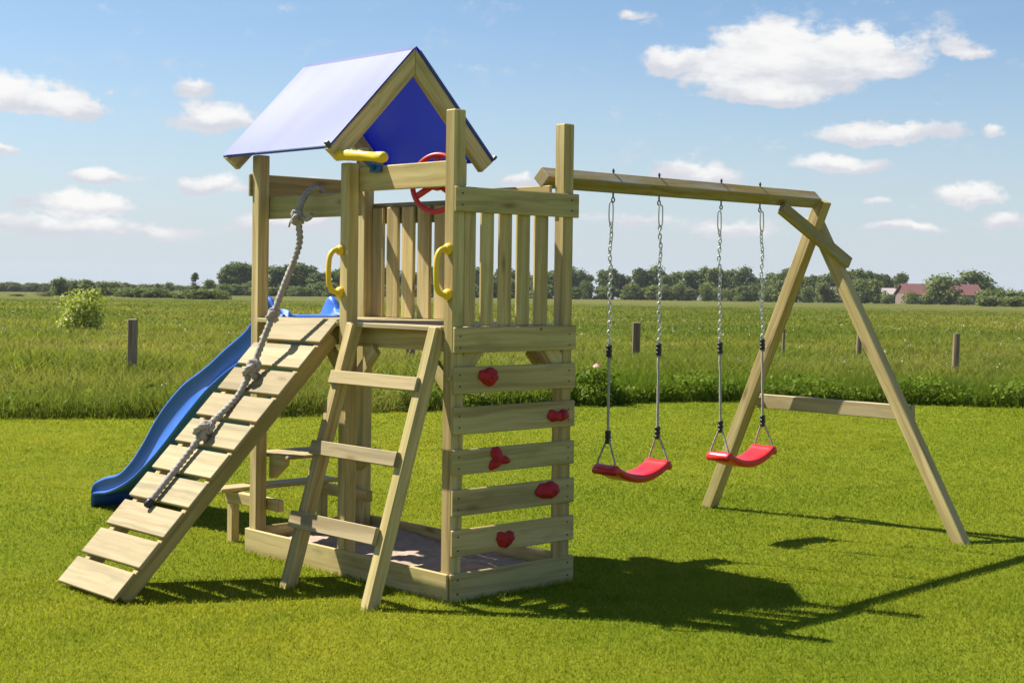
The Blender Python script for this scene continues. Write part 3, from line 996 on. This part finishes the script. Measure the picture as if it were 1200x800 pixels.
wc = V((-.288, .140, 1.846))
wn = V((.30, -.95, .06)).normalized()
wa = V((0, 0, 1)).cross(wn).normalized()
wb = wn.cross(wa)
bm = bmesh.new()
nseg = 48
rr_ = []
for i in range(nseg):
    a_ = 2 * math.pi * i / nseg
    d_ = wa * math.cos(a_) + wb * math.sin(a_)
    rr_.append([bm.verts.new(wc + d_ * .130 + (d_ * math.cos(2 * math.pi * k / 10) + wn * math.sin(2 * math.pi * k / 10)) * .0125) for k in range(10)])
for i in range(nseg):
    for k in range(10):
        bm.faces.new((rr_[i][k], rr_[(i + 1) % nseg][k], rr_[(i + 1) % nseg][(k + 1) % 10], rr_[i][(k + 1) % 10]))
for an in (3.65, 5.75, 1.57):
    d_ = wa * math.cos(an) + wb * math.sin(an)
    pd = wn.cross(d_)
    board(bm, wc + d_ * .02, wc + d_ * .126, .030, .014, pd, .004)
wheel = obj('steering_wheel', bm, REDW, tower, True)
bm = bmesh.new()
cyl(bm, wc - wn * .012, wc + wn * .020, .034, 20)
obj('hub', bm, REDW, wheel, True)
bm = bmesh.new()
cyl(bm, wc - wn * -.004, V((wc.x, c + .0195, wc.z - .002)), .014, 12)
obj('axle', bm, BOLT, wheel)

def handle(x_):
    bm = bmesh.new()
    p = [(x_, -.006, 1.540), (x_, -.030, 1.542), (x_, -.055, 1.530), (x_, -.070, 1.500), (x_, -.074, 1.440), (x_, -.070, 1.380), (x_, -.055, 1.352), (x_, -.030, 1.340), (x_, -.006, 1.342)]
    tube(bm, smooth_path(p, 5), .0125, 12)
    for z_ in (1.541, 1.341):
        tube(bm, [(x_, 0, z_), (x_, -.010, z_), (x_, -.020, z_), (x_, -.026, z_)], lambda q: .026 if q < .6 else (.022 if q < .9 else .013), 16)
    return obj('grab_handle', bm, YEL, tower, True)
handle(X2 - c * .78); handle(-c * .45)

# swing side: beam on edge, two crossing legs, cross bar, brace
def bxy(y): return -.135 - .068 * (y - .66)
def bzy(y): return 1.895 + .004 * (y - .66)
bm = bmesh.new()
board(bm, (bxy(.655), .655, bzy(.655)), (bxy(3.0515), 3.0515, bzy(3.0515)), .073, .073, (.7071, 0, .7071), .006, 2)
beam = obj('swing_beam', bm, W_GREY, tower)
CH = (1.190, 1.562, 2.110, 2.482)
for y_ in CH:
    bx, bz = bxy(y_), bzy(y_)
    bm = bmesh.new()
    tube(bm, [(bx, y_, bz - .074), (bx, y_, bz - .03), (bx, y_, bz + .053), (bx, y_, bz + .054), (bx, y_, bz + .063), (bx, y_, bz + .064), (bx, y_, bz + .072)], lambda q: .008 if .55 < q < .72 else .0045, 8)
    ring(bm, (bx, y_, bz - .082), (0, 1, 0), (0, 0, 1), .010, .012, .0035, 16)
    obj('eye_bolt', bm, BOLT, beam)
bm = bmesh.new()
board(bm, (-1.106, 3.088, -.04), (-.262, 3.088, 1.900), .076, .072, (0, 1, 0), .005)
obj('frame_leg', bm, W_FRAME, tower)
bm = bmesh.new()
board(bm, (.668, 3.160, -.06), (-.384, 3.160, 1.815), .072, .072, (0, 1, 0), .005)
obj('frame_leg', bm, W_FRAME, tower)
bm = bmesh.new()
board(bm, (-.84, 3.218, .682), (.285, 3.218, .682), .086, .040, (0, 0, 1), .004)
board(bm, (-.80, 3.125, .682), (-.80, 3.197, .682), .05, .05, (0, 0, 1), .004)
obj('cross_bar', bm, W_PALE, tower)
bm = bmesh.new()
board(bm, (-.248, 2.665, 1.842), (-.120, 3.145, 1.532), .070, .042, (0, .5, .8), .004)
obj('beam_brace', bm, W_GREY, tower)

# ------------------------------------------------------------------ swings
def swing(ya, yb, label, drift):
    yc = (ya + yb) / 2
    bx = bxy(yc)
    root = empty('swing', label, 'swing', (bx, yc + drift, .455), 0, 'red swings under the beam')
    root.rotation_euler.x = drift / 1.4
    ze = .455
    bm = bmesh.new()                               # moulded belt seat, sagging in the middle, rolled ends
    N_, MW = 26, 8
    rows = []
    HL, HW, TH = .222, .080, .040
    def prof(t_):
        a_ = abs(t_)
        return .032 - .052 * (1 - min(1, a_ / .82) ** 2.0) + .008 * max(0, min(1, (a_ - .76) / .08)) - (.022 * ((a_ - .86) / .14) ** 2 if a_ > .86 else 0)
    ringsS = []
    for i in range(N_ + 1):
        t_ = -1 + 2 * i / N_
        y_ = t_ * HL
        zt = prof(t_)
        th = TH * (1.2 if abs(t_) > .8 else 1) * (.55 if i in (0, N_) else 1)
        wv = HW * (.93 if i in (0, N_) else 1)
        sec = [(-wv + .010, zt), (-wv * .5, zt + .000), (0, zt - .001), (wv * .5, zt), (wv - .010, zt), (wv - .002, zt - .005), (wv, zt - th * .5), (wv - .004, zt - th + .004), (wv - .012, zt - th),
               (0, zt - th), (-wv + .012, zt - th), (-wv + .004, zt - th + .004), (-wv, zt - th * .5), (-wv + .002, zt - .005)]
        ringsS.append([bm.verts.new((p, y_, q)) for p, q in sec])
    K_ = len(ringsS[0])
    for a_, b_ in zip(ringsS[:-1], ringsS[1:]):
        for k in range(K_): bm.faces.new((a_[k], b_[k], b_[(k + 1) % K_], a_[(k + 1) % K_]))
    bm.faces.new(ringsS[0]); bm.faces.new(ringsS[-1][::-1])
    bmesh.ops.recalc_face_normals(bm, faces=bm.faces[:])
    obj('seat', bm, RED, root, True)
    for y_, sgn in ((ya, -1), (yb, 1)):
        yl = y_ - yc
        bm = bmesh.new()
        zz = 1.690 - ze
        k = 0
        while zz > 1.075 - ze:
            sway = .0025 * math.sin(zz * 31 + y_ * 7)
            an = (math.pi / 2) * (k % 2) + .5 + 1.2 * math.sin(zz * 4 + y_)
            ring(bm, (sway, yl + sway, zz), (math.cos(an), math.sin(an), 0), (0, 0, 1), .0082, .0155, .0034, 12, 6)
            zz -= .0235
            k += 1
        ch = obj('chain', bm, ZINC, root)
        bm = bmesh.new()                            # long snap hook
        hk = [(0, yl, 1.806 - ze), (0, yl + .012, 1.800 - ze), (0, yl + .015, 1.770 - ze), (0, yl + .014, 1.715 - ze), (0, yl + .006, 1.694 - ze), (0, yl - .006, 1.696 - ze),
              (0, yl - .014, 1.725 - ze), (0, yl - .014, 1.770 - ze), (0, yl - .010, 1.800 - ze), (0, yl, 1.806 - ze)]
        tube(bm, smooth_path(hk, 4), .0036, 8)
        obj('snap_hook', bm, ZINC, ch)
        bm = bmesh.new()                            # cord from the upper clamp to the lower clamp, then split to the seat
        zt = 1.10 - ze
        main = [(.0014 * math.sin(i * .35), yl + .0014 * math.sin(i * .27), zt + (.62 - ze - zt) * i / 60) for i in range(61)]
        tube(bm, main, .0068, 9, True, 24, .16, 3)
        tube(bm, [(0.006, yl + .008, zt - .06 - .0015 * i) for i in range(14)], .005, 8, True)
        yend = sgn * .196
        for sx_ in (-1, 1):
            br = [(sx_ * .005, yl, .625 - ze), (sx_ * .030, yl + (yend - yl) * .4, .57 - ze), (sx_ * .058, yl + (yend - yl) * .85, .505 - ze), (sx_ * .062, yend, .470 - ze)]
            tube(bm, smooth_path(br, 8), .0052, 8, True, 24, .12, 3)
        cd_ = obj('rope', bm, CORD, root, True)
        for z0, z1 in ((1.030, 1.092), (.598, .664)):
            bm = bmesh.new()
            for q in (0, 1, 2):
                a_ = z0 + (z1 - z0) * (q + .08) / 3 - ze
                b_ = z0 + (z1 - z0) * (q + .92) / 3 - ze
                tube(bm, [(0, yl, a_), (0, yl, a_ + .002), (0, yl, b_ - .002), (0, yl, b_)], lambda s_: .0135 if s_ in (0, 1) else .0155, 14)
            cyl(bm, (0, yl, z0 - ze), (0, yl, z1 - ze), .0115, 12)
            obj('clamp', bm, BLACK, cd_, False)
    return root
swing(CH[0], CH[1], 'red plastic swing hanging next to the climbing wall', 0)
swing(CH[2], CH[3], 'red plastic swing hanging next to the slanting frame legs', .045)

# ------------------------------------------------------------------ climbing rope over the ramp
xr = -1.12
path = [(xr + .01, .105, 1.770), (xr + .01, .103, 1.815), (xr + .008, .084, 1.846), (xr + .004, .045, 1.848), (xr - .002, .005, 1.815), (xr, -.030, 1.752), (xr, -.040, 1.692), (xr, -.030, 1.597), (xr, -.053, 1.513), (xr, -.111, 1.387), (xr, -.174, 1.242),
        (xr - .004, -.240, 1.090), (xr - .010, -.295, .962), (xr - .006, -.371, .842), (xr, -.455, .772), (xr + .004, -.547, .700), (xr, -.630, .600), (xr, -.715, .509), (xr, -.838, .381)]
rp = smooth_path(path, 14)
cr = empty('climbing_rope', 'weathered grey knotted climbing rope hanging from the rail over the ramp', 'rope', (xr, 0, 1.7))
bm = bmesh.new()
tube(bm, rp, .0150, 12, True, 13, .22, 3)
shift(bm, (-xr, 0, -1.7))
obj('strand', bm, ROPE, cr, True)
def knot(p, d, s):
    """an overhand knot: a fat trefoil of rope round the line"""
    bm = bmesh.new()
    d = V(d).normalized()
    a = d.cross(V((1, 0, 0))).normalized()
    b = d.cross(a)
    q = []
    for i in range(91):
        th = 2 * math.pi * i / 90
        x_ = math.sin(th) + 2 * math.sin(2 * th)
        y_ = math.cos(th) - 2 * math.cos(2 * th)
        z_ = -math.sin(3 * th)
        q.append(V(p) + (a * x_ * .36 + d * y_ * .42 + b * z_ * .5) * s)
    tube(bm, q, .0142, 10, False, 13, .20, 3)
    bmesh.ops.create_icosphere(bm, subdivisions=2, radius=s * .75, matrix=Matrix.Translation(p))
    shift(bm, (-xr, 0, -1.7))
    return obj('knot', bm, ROPE, cr, True)
knot((xr, -.297, .965), (0, -.4, -.9), .034)
knot((xr + .002, -.560, .690), (0, -.7, -.7), .034)
knot((xr, -.180, 1.225), (0, -.35, -.9), .022)
knot((xr, -.046, 1.700), (0, .1, -1), .024)
bm = bmesh.new()                                     # loose tied end at the rail
tube(bm, smooth_path([(xr + .02, -.035, 1.705), (xr + .05, -.03, 1.69), (xr + .085, -.03, 1.70), (xr + .10, -.03, 1.715)], 6), .011, 10)
tube(bm, smooth_path([(xr - .01, -.055, 1.70), (xr - .035, -.06, 1.685), (xr - .05, -.06, 1.655)], 6), .005, 8)
shift(bm, (-xr, 0, -1.7))
obj('loose_end', bm, ROPE, cr, True)
bm = bmesh.new()
d_ = (rp[-1] - rp[-4]).normalized()
tube(bm, [rp[-1] - d_ * .012, rp[-1], rp[-1] + d_ * .022, rp[-1] + d_ * .028], lambda q: .0175 if q < .9 else .011, 14)
shift(bm, (-xr, 0, -1.7))
obj('end_cap', bm, BLACK, cr, True)

# ------------------------------------------------------------------ fence posts and wire in the meadow
def fence_post(p, h, r, label, square=False, mat=None, group='old fence posts in the meadow'):
    bm = bmesh.new()
    x_, y_ = p.x, p.y
    z_ = p.z
    if square:
        board(bm, (0, 0, -.3), (.02, 0, h), r * 2, r * 1.7, (rt.x, rt.y, 0), .01)
    else:
        prof_ = lambda q: r * (1.05 - .1 * q)
        tube(bm, [(0, 0, -.3), (.005, 0, h * .4), (.012, .004, h * .8), (.016, .004, h)], prof_, 12)
        uvl = bm.loops.layers.uv.new('UVMap')
        for f_ in bm.faces:
            for l in f_.loops: l[uvl].uv = (l.vert.co.z, math.atan2(l.vert.co.y, l.vert.co.x) * r)
    o = obj('fence_post', bm, mat or W_POST)
    o.location = p
    return tag(o, label, 'fence post', group)
fence_post(far(155, 21.5), .815, .060, 'weathered wooden fence post standing left of the blue slide', True)
fence_post(far(481, 25), .76, .075, 'grey fence post seen behind the ladder', True)
fence_post(far(745.5, 27.5), .73, .068, 'pale weathered fence post between the ropes of the near swing', True)
fence_post(far(918.5, 31), .58, .028, 'thin dark fence stake behind the left slanting frame leg')
fence_post(far(1007, 32), .52, .055, 'short dark fence post just behind the right slanting frame leg')
fence_post(far(1120.5, 24), .71, .052, 'round grey fence post alone at the right, beyond the swing frame')

# ------------------------------------------------------------------ trees, bushes
def crown_mesh(name, seed, h, wid, mat, base=.12, lobes=14, per=110, leaf=.5, flat=.0, spire=0.):
    rg = np.random.default_rng(seed)
    P, N = [], []
    for i in range(lobes):
        q = rg.random()
        zc = h * (base + (1 - base) * (.12 + .76 * q))
        fall = math.sqrt(max(.05, 1 - ((q - .38) / .68) ** 2)) * (1 - spire * q)
        a = rg.uniform(0, 2 * math.pi)
        rad = wid * .5 * fall * rg.uniform(.25, .78)
        cc = np.array([rad * math.cos(a), rad * math.sin(a), zc])
        rl = wid * rg.uniform(.17, .29) * (1 - .5 * spire * q)
        d = rg.normal(size=(per, 3))
        d /= np.linalg.norm(d, axis=1, keepdims=True)
        rr = rl * (rg.random(per)[:, None] ** .35) * np.array([1, 1, .85])
        p = cc + d * rr * (1 + .35 * rg.random((per, 1)) * (rg.random((per, 1)) > .75))
        P.append(p)
        N.append(d * .9 + rg.normal(0, .5, (per, 3)) + [0, 0, .25])
    P, N = np.concatenate(P), np.concatenate(N)
    k = P[:, 2] > .02 * h
    P, N = P[k], N[k]
    n = len(P)
    v, f, s, a = leaves(P, N, rg.uniform(.6, 1.25, n) * leaf, rg.random(n), .75)
    return np_mesh(name, v, f, s, mat, a)

def trunk_mesh(name, seed, h, r):
    rg = random.Random(seed)
    bm = bmesh.new()
    top = V((rg.uniform(-.05, .05) * h, rg.uniform(-.05, .05) * h, h * .72))
    tube(bm, smooth_path([(0, 0, -.4), (0, 0, h * .2), top * .6, top], 4), lambda q: r * (1.15 - .95 * q), 8)
    for k in range(5):
        a = k * 1.3 + rg.random()
        z_ = h * rg.uniform(.22, .5)
        st = V((0, 0, z_))
        en = st + V((math.cos(a), math.sin(a), .8)) * h * .22
        tube(bm, [st, (st + en) / 2 + V((0, 0, .02 * h)), en], lambda q: r * .45 * (1 - .75 * q), 6)
    me = bpy.data.meshes.new(name)
    bm.to_mesh(me)
    bm.free()
    me.materials.append(BARK)
    return me

KINDS = []
for i in range(5):
    KINDS.append((crown_mesh('crown', 100 + i, 8, (6.2, 5.2, 7.0, 5.6, 4.6)[i], LEAF_D, (.0, .04, -.02, .03, .0)[i], 30, 110, .60), trunk_mesh('trunk', 20 + i, 8, .20)))
ROUND = [(crown_mesh('crown', 200 + i, 5.5, (6.0, 5.2, 6.6)[i], LEAF_M, -.12, 24, 110, .52), trunk_mesh('trunk', 40 + i, 5.5, .16)) for i in range(3)]
BUSH = [(crown_mesh('crown', 300 + i, 2.4, (4.2, 5.4, 3.4)[i], LEAF_M if i != 1 else LEAF_D, -.05, 12, 90, .38), trunk_mesh('stems', 50 + i, 1.6, .07)) for i in range(3)]
SLIM = (crown_mesh('crown', 401, 8, 3.2, LEAF_D, .12, 26, 60, .42, 0, .45), trunk_mesh('trunk', 61, 8, .14))
def width_of(me):
    if me.name not in WID:
        co = np.empty(len(me.vertices) * 3, np.float32)
        me.vertices.foreach_get('co', co)
        co = co.reshape(-1, 3)
        WID[me.name] = (float(np.percentile(np.hypot(co[:, 0], co[:, 1]), 94)) * 2, float(np.percentile(co[:, 2], 99)))
    return WID[me.name]
WID = {}
def tree(kind, u, d, top, pxw, label, name='tree', cat='tree', group=None):
    """a tree whose top stands at picture row top and whose crown is pxw columns wide, d metres away"""
    p = far(u, d)
    w0, h0 = width_of(kind[0])
    sz, sw = px_h(top, d, u) / h0, pxw * d / FPX / w0
    root = empty(name, label, cat, p, random.uniform(0, 6.28), group)
    a = link('crown' if cat == 'tree' else 'foliage', kind[0], None, root)
    b = link('trunk' if cat == 'tree' else 'stems', kind[1], None, root)
    for o_ in (a, b): o_.scale = (sw, sw, sz)
    return root
def px_h(top, d, u=600):
    """height of a thing whose top is at picture row top"""
    hor = 321.6 + (337.3 - 321.6) * u / 1200
    return (hor - top) / FPX * d + 1.4036 + .008 * (d - 22)
rg = random.Random(5)
# the long belt behind the meadow, from the tower to the frame legs
G1 = 'tall trees of the long belt behind the meadow'
G2 = 'bushy lighter trees along the front of the tree belt'
tops = [316, 313, 318, 321, 314, 317, 322, 315, 319]
for k, u in enumerate(range(432, 1008, 13)):
    uu = u + rg.uniform(-5, 5)
    d = rg.uniform(385, 430)
    tree(KINDS[rg.randrange(5)], uu, d, tops[(k * 5 + k // 4) % 9] + (4 if u > 880 else 0) + rg.uniform(-1.5, 1.5), rg.uniform(19, 29), 'tall dark green tree in the long belt behind the meadow and the swings', group=G1)
for k, u in enumerate(range(434, 1006, 15)):
    uu = u + rg.uniform(-6, 6)
    d = rg.uniform(352, 378)
    tree(ROUND[rg.randrange(3)], uu, d, 333 + rg.uniform(-5, 7), rg.uniform(17, 28), 'low rounded lighter green tree at the foot of the tree belt', group=G2)
# the dense clump left of and behind the tower
for k, (uu, top) in enumerate(((265, 312), (277, 309), (290, 311), (302, 313), (322, 313), (336, 311), (350, 310), (362, 313), (376, 320), (391, 319), (404, 315), (418, 317))):
    tree(KINDS[k % 5], uu, 340 + 7 * (k % 4), top, 25 + 2 * (k % 3), 'dark tree in the dense clump beside the left roof posts', group='trees of the dense clump behind the tower')
for k, uu in enumerate(range(262, 430, 14)):
    tree(ROUND[k % 3], uu + rg.uniform(-3, 3), 322 + 5 * (k % 3), 333 + rg.uniform(-4, 5), 21, 'low bushy tree along the foot of the dense clump', group='low trees at the foot of the dense clump')
tree(SLIM, 229, 350, 320, 12, 'lone slender tree with a thin crown standing left of the dense clump')
tree(ROUND[1], 246, 345, 328, 17, 'small pointed tree between the slender tree and the dense clump')
tree(ROUND[0], 70, 250, 326, 24, 'rounded tree directly behind the flowering bush, leftmost of its row')
tree(ROUND[2], 87, 252, 328, 22, 'second rounded tree of the row behind the flowering bush')
tree(ROUND[1], 101, 250, 328, 22, 'third rounded tree of the row behind the flowering bush')
tree(ROUND[0], 118, 254, 330, 26, 'broad low tree right of the flowering bush')
tree(ROUND[2], 135, 256, 330, 24, 'rounded tree right of the broad low tree behind the left fence post')
tree(SLIM, 146, 430, 331, 14, 'small dark distant tree behind the left hedge')
tree(SLIM, 184, 440, 332, 8, 'tiny dark pointed tree far behind the left hedge')
tree(ROUND[1], 199, 440, 331, 14, 'far bluish rounded tree behind the left hedge')
# far low wood at the left edge
for k, uu in enumerate(range(-30, 66, 7)):
    tree(ROUND[k % 3], uu + rg.uniform(-2, 2), 450, 331 + rg.uniform(-1, 2.5), 17, 'far tree of the low dark wood on the left horizon', group='trees of the far left wood')
for k, uu in enumerate(range(140, 266, 7)):
    tree(ROUND[(k + 1) % 3], uu + rg.uniform(-3, 3), 448, 333.5 + rg.uniform(-1, 2), 19, 'far low tree on the horizon behind the left hedge', group='far trees behind the left hedge')
# hedge-like bushes
for k, (uu, top, d, wd_) in enumerate(((146, 337, 235, 26), (157, 336, 222, 30), (169, 337, 218, 26), (181, 337, 216, 28), (193, 339, 216, 26), (204, 340, 214, 22), (213, 341, 200, 24), (225, 339, 198, 28), (237, 339, 196, 28), (249, 338, 196, 28), (261, 341, 194, 22))):
    tree(BUSH[k % 3], uu, d, top, wd_, 'dark bush in the straggling hedge behind the slide', 'bush', 'bush', 'bushes of the straggling hedge')
for k, (uu, top) in enumerate(((21, 343), (52, 341))):
    tree(BUSH[k], uu, 225, top, 20, ('small low dark bush near the left edge of the meadow', 'low dark bush beside the flowering bush, towards the left edge')[k], 'bush', 'bush')
# right side
for lab, kd, uu, top, d, wd_ in (
        ('tall tree just right of the frame legs, in front of a pale roof', KINDS[1], 1006, 318, 372, 22),
        ('slim tree between the frame legs and the red roofed house', KINDS[4], 1020, 320, 404, 19),
        ('dark tree behind the pale roof left of the red roofed house', KINDS[3], 1036, 323, 410, 22),
        ('round topped tree left of the red roof', KINDS[0], 1053, 322, 414, 22),
        ('bushy tree below the pale roof beside the frame leg', ROUND[0], 1024, 329, 360, 26),
        ('big round tree standing in front of the red roofed house', ROUND[2], 1101, 323.5, 352, 40),
        ('broad spreading tree behind the right end of the red roof', KINDS[2], 1140, 320, 420, 44)):
    tree(kd, uu, d, top, wd_, lab)
for k, (uu, top, d, wd_) in enumerate(((1040, 344, 350, 16), (1066, 341, 352, 20), (1082, 344, 350, 18), (1128, 347, 348, 16))):
    tree(BUSH[k % 3], uu, d, top, wd_, 'garden bush in front of the red roofed house', 'bush', 'bush', 'garden bushes of the red roofed house')
for k, (uu, top, d, wd_) in enumerate(((1152, 340, 330, 24), (1166, 336.5, 335, 28), (1180, 340, 325, 26), (1194, 341, 325, 28), (1210, 340, 325, 28), (1160, 346, 300, 30), (1190, 347, 300, 34))):
    tree(BUSH[k % 3], uu, d, top, wd_, 'bush of the thicket at the right edge of the meadow', 'bush', 'bush', 'thicket bushes at the right edge')
# round flowering bush in the meadow
p = far(98.5, 44)
root = empty('bush', 'round bright flowering bush alone in the meadow at the left', 'bush', p)
link('foliage', crown_mesh('foliage', 777, 1.38, 1.55, LEAF_Y, -.12, 22, 150, .085), None, root)
link('stems', trunk_mesh('stems', 78, 1.1, .03), None, root)
# leafy bush with one pink bloom behind the near swing
p = far(700, 17.4)
root = empty('bush', 'dark leafy bush with one pink bloom at the lawn edge beside the climbing wall', 'bush', p)
link('foliage', crown_mesh('foliage', 778, .40, .75, WEED, -.1, 16, 90, .06), None, root)
bm = bmesh.new()
for k in range(26):
    a_ = k * 2.4
    r_ = .012 + .0016 * k
    cc = V((.03 + r_ * math.cos(a_), -.03 + r_ * math.sin(a_), .445 + .018 - .0011 * k))
    nn = V((math.cos(a_) * .8, math.sin(a_) * .8, .6 + .02 * (26 - k)))
    tt = nn.cross(V((0, 0, 1))).normalized() * .017
    ww = nn.cross(tt).normalized() * .017
    bm.faces.new([bm.verts.new(cc + q) for q in (tt - ww * .4, ww, -tt - ww * .4, -ww)])
m, t = new_mat('pink petals')
finish(t, bsdf(t, t.mix(t.noise(None, 30), (.75, .30, .26), (.80, .45, .36)), .6, .2))
obj('bloom', bm, m, root)

# ------------------------------------------------------------------ houses far behind
def plain(name, col, rough=.8, sc=3., bstr=.2, stripe=None):
    m, t = new_mat(name)
    tc = t.add('ShaderNodeTexCoord').outputs['Object']
    n = t.noise(tc, sc, 5, .6)
    c_ = t.mix(t.math('MULTIPLY', n, .6), col, tuple(.7 * q for q in col))
    if stripe:
        wv_ = t.add('ShaderNodeTexWave', {'Vector': tc, 'Scale': stripe, 'Distortion': .4}, bands_direction='Z').outputs[1]
        c_ = t.mix(t.math('MULTIPLY', wv_, .35), c_, tuple(.55 * q for q in col))
    finish(t, bsdf(t, c_, rough, .2, n, bstr, .02))
    return m
ROOF_R = plain('red roof tiles', (.20, .090, .080), .75, 2., .3, 5.)
ROOF_P = plain('pale roof sheet', (.42, .37, .34), .7, 2., .2, 3.)
BRICK = plain('pale brick', (.26, .20, .16), .85, 4., .2, 8.)
GLASS = plain('dark window glass', (.03, .035, .045), .15, 2., .0)
FRAMEM = plain('white window frame', (.75, .75, .72), .5)
def house(u, d, L, D, hw, hr, roofmat, label, rot):
    root = empty('house', label, 'house', far(u, d), rot)
    bm = bmesh.new()
    bb(bm, -L / 2, L / 2, -D / 2, D / 2, -.5, hw, 'x', 0)
    obj('wall', bm, BRICK, root)
    bm = bmesh.new()
    o_ = .5
    pr = [(-D / 2 - o_, hw - .15), (0, hw + hr), (D / 2 + o_, hw - .15), (D / 2 + o_, hw - .35), (0, hw + hr - .2), (-D / 2 - o_, hw - .35)]
    lo = [bm.verts.new((-L / 2 - .4, yy, zz)) for yy, zz in pr]
    hi = [bm.verts.new((L / 2 + .4, yy, zz)) for yy, zz in pr]
    bm.faces.new(lo); bm.faces.new(hi[::-1])
    for k in range(6): bm.faces.new((lo[k], hi[k], hi[(k + 1) % 6], lo[(k + 1) % 6]))
    for sx_ in (-1, 1):                             # gable walls close the roof ends
        bm.faces.new([bm.verts.new((sx_ * (L / 2 - .02), yy, zz)) for yy, zz in ((-D / 2, hw - .05), (0, hw + hr - .25), (D / 2, hw - .05))])
    bmesh.ops.recalc_face_normals(bm, faces=bm.faces[:])
    rf = obj('roof', bm, roofmat, root)
    bm = bmesh.new()
    bb(bm, L * .22, L * .22 + .7, -.35, .35, hw + hr - .6, hw + hr + .7, 'z', .02)
    obj('chimney', bm, BRICK, rf)
    for k in range(4):
        x0 = -L * .38 + k * L * .22
        bm = bmesh.new()
        bb(bm, x0, x0 + 1.3, -D / 2 - .05, -D / 2 + .03, .9, 2.1, 'x', 0)
        wf = obj('window', bm, FRAMEM, root)
        bm = bmesh.new()
        bb(bm, x0 + .1, x0 + .62, -D / 2 - .07, -D / 2 - .04, 1.0, 2.0, 'x', 0)
        bb(bm, x0 + .68, x0 + 1.2, -D / 2 - .07, -D / 2 - .04, 1.0, 2.0, 'x', 0)
        obj('pane', bm, GLASS, wf)
    bm = bmesh.new()
    bb(bm, L * .46 - 1.2, L * .46 - .2, -D / 2 - .05, -D / 2 + .03, 0, 2.1, 'z', 0)
    obj('door', bm, GLASS, root)
    return root
house(1100, 392, 19.5, 8, 2.5, 2.55, ROOF_R, 'low red roofed house half hidden by the big round tree', YAW + .12)
house(1040, 396, 8, 6, 2.3, 1.6, ROOF_P, 'small house with a pale grey roof left of the red roofed house', YAW - .1)
house(982, 392, 10, 6, 2.2, 1.9, ROOF_P, 'pale roofed house seen between the slanting frame legs', YAW + .1)

# ------------------------------------------------------------------ thin summer haze over the fields
bm = bmesh.new()
bmesh.ops.create_cube(bm, size=1)
for v in bm.verts: v.co = V((v.co.x * 1860 + CX, v.co.y * 1860 + CY, (v.co.z + .5) * 24.5 - 16.0))
hz_o = obj('haze', bm, None)
m, t = new_mat('summer haze')
pv = t.add('ShaderNodeVolumePrincipled', {'Color': (.90, .95, 1, 1), 'Density': .00012, 'Anisotropy': .2})
o = t.add('ShaderNodeOutputMaterial')
t.l.new(pv.outputs[0], o.inputs['Volume'])
hz_o.data.materials.append(m)
tag(hz_o, 'thin pale haze lying over the far fields', 'haze', kind='stuff')
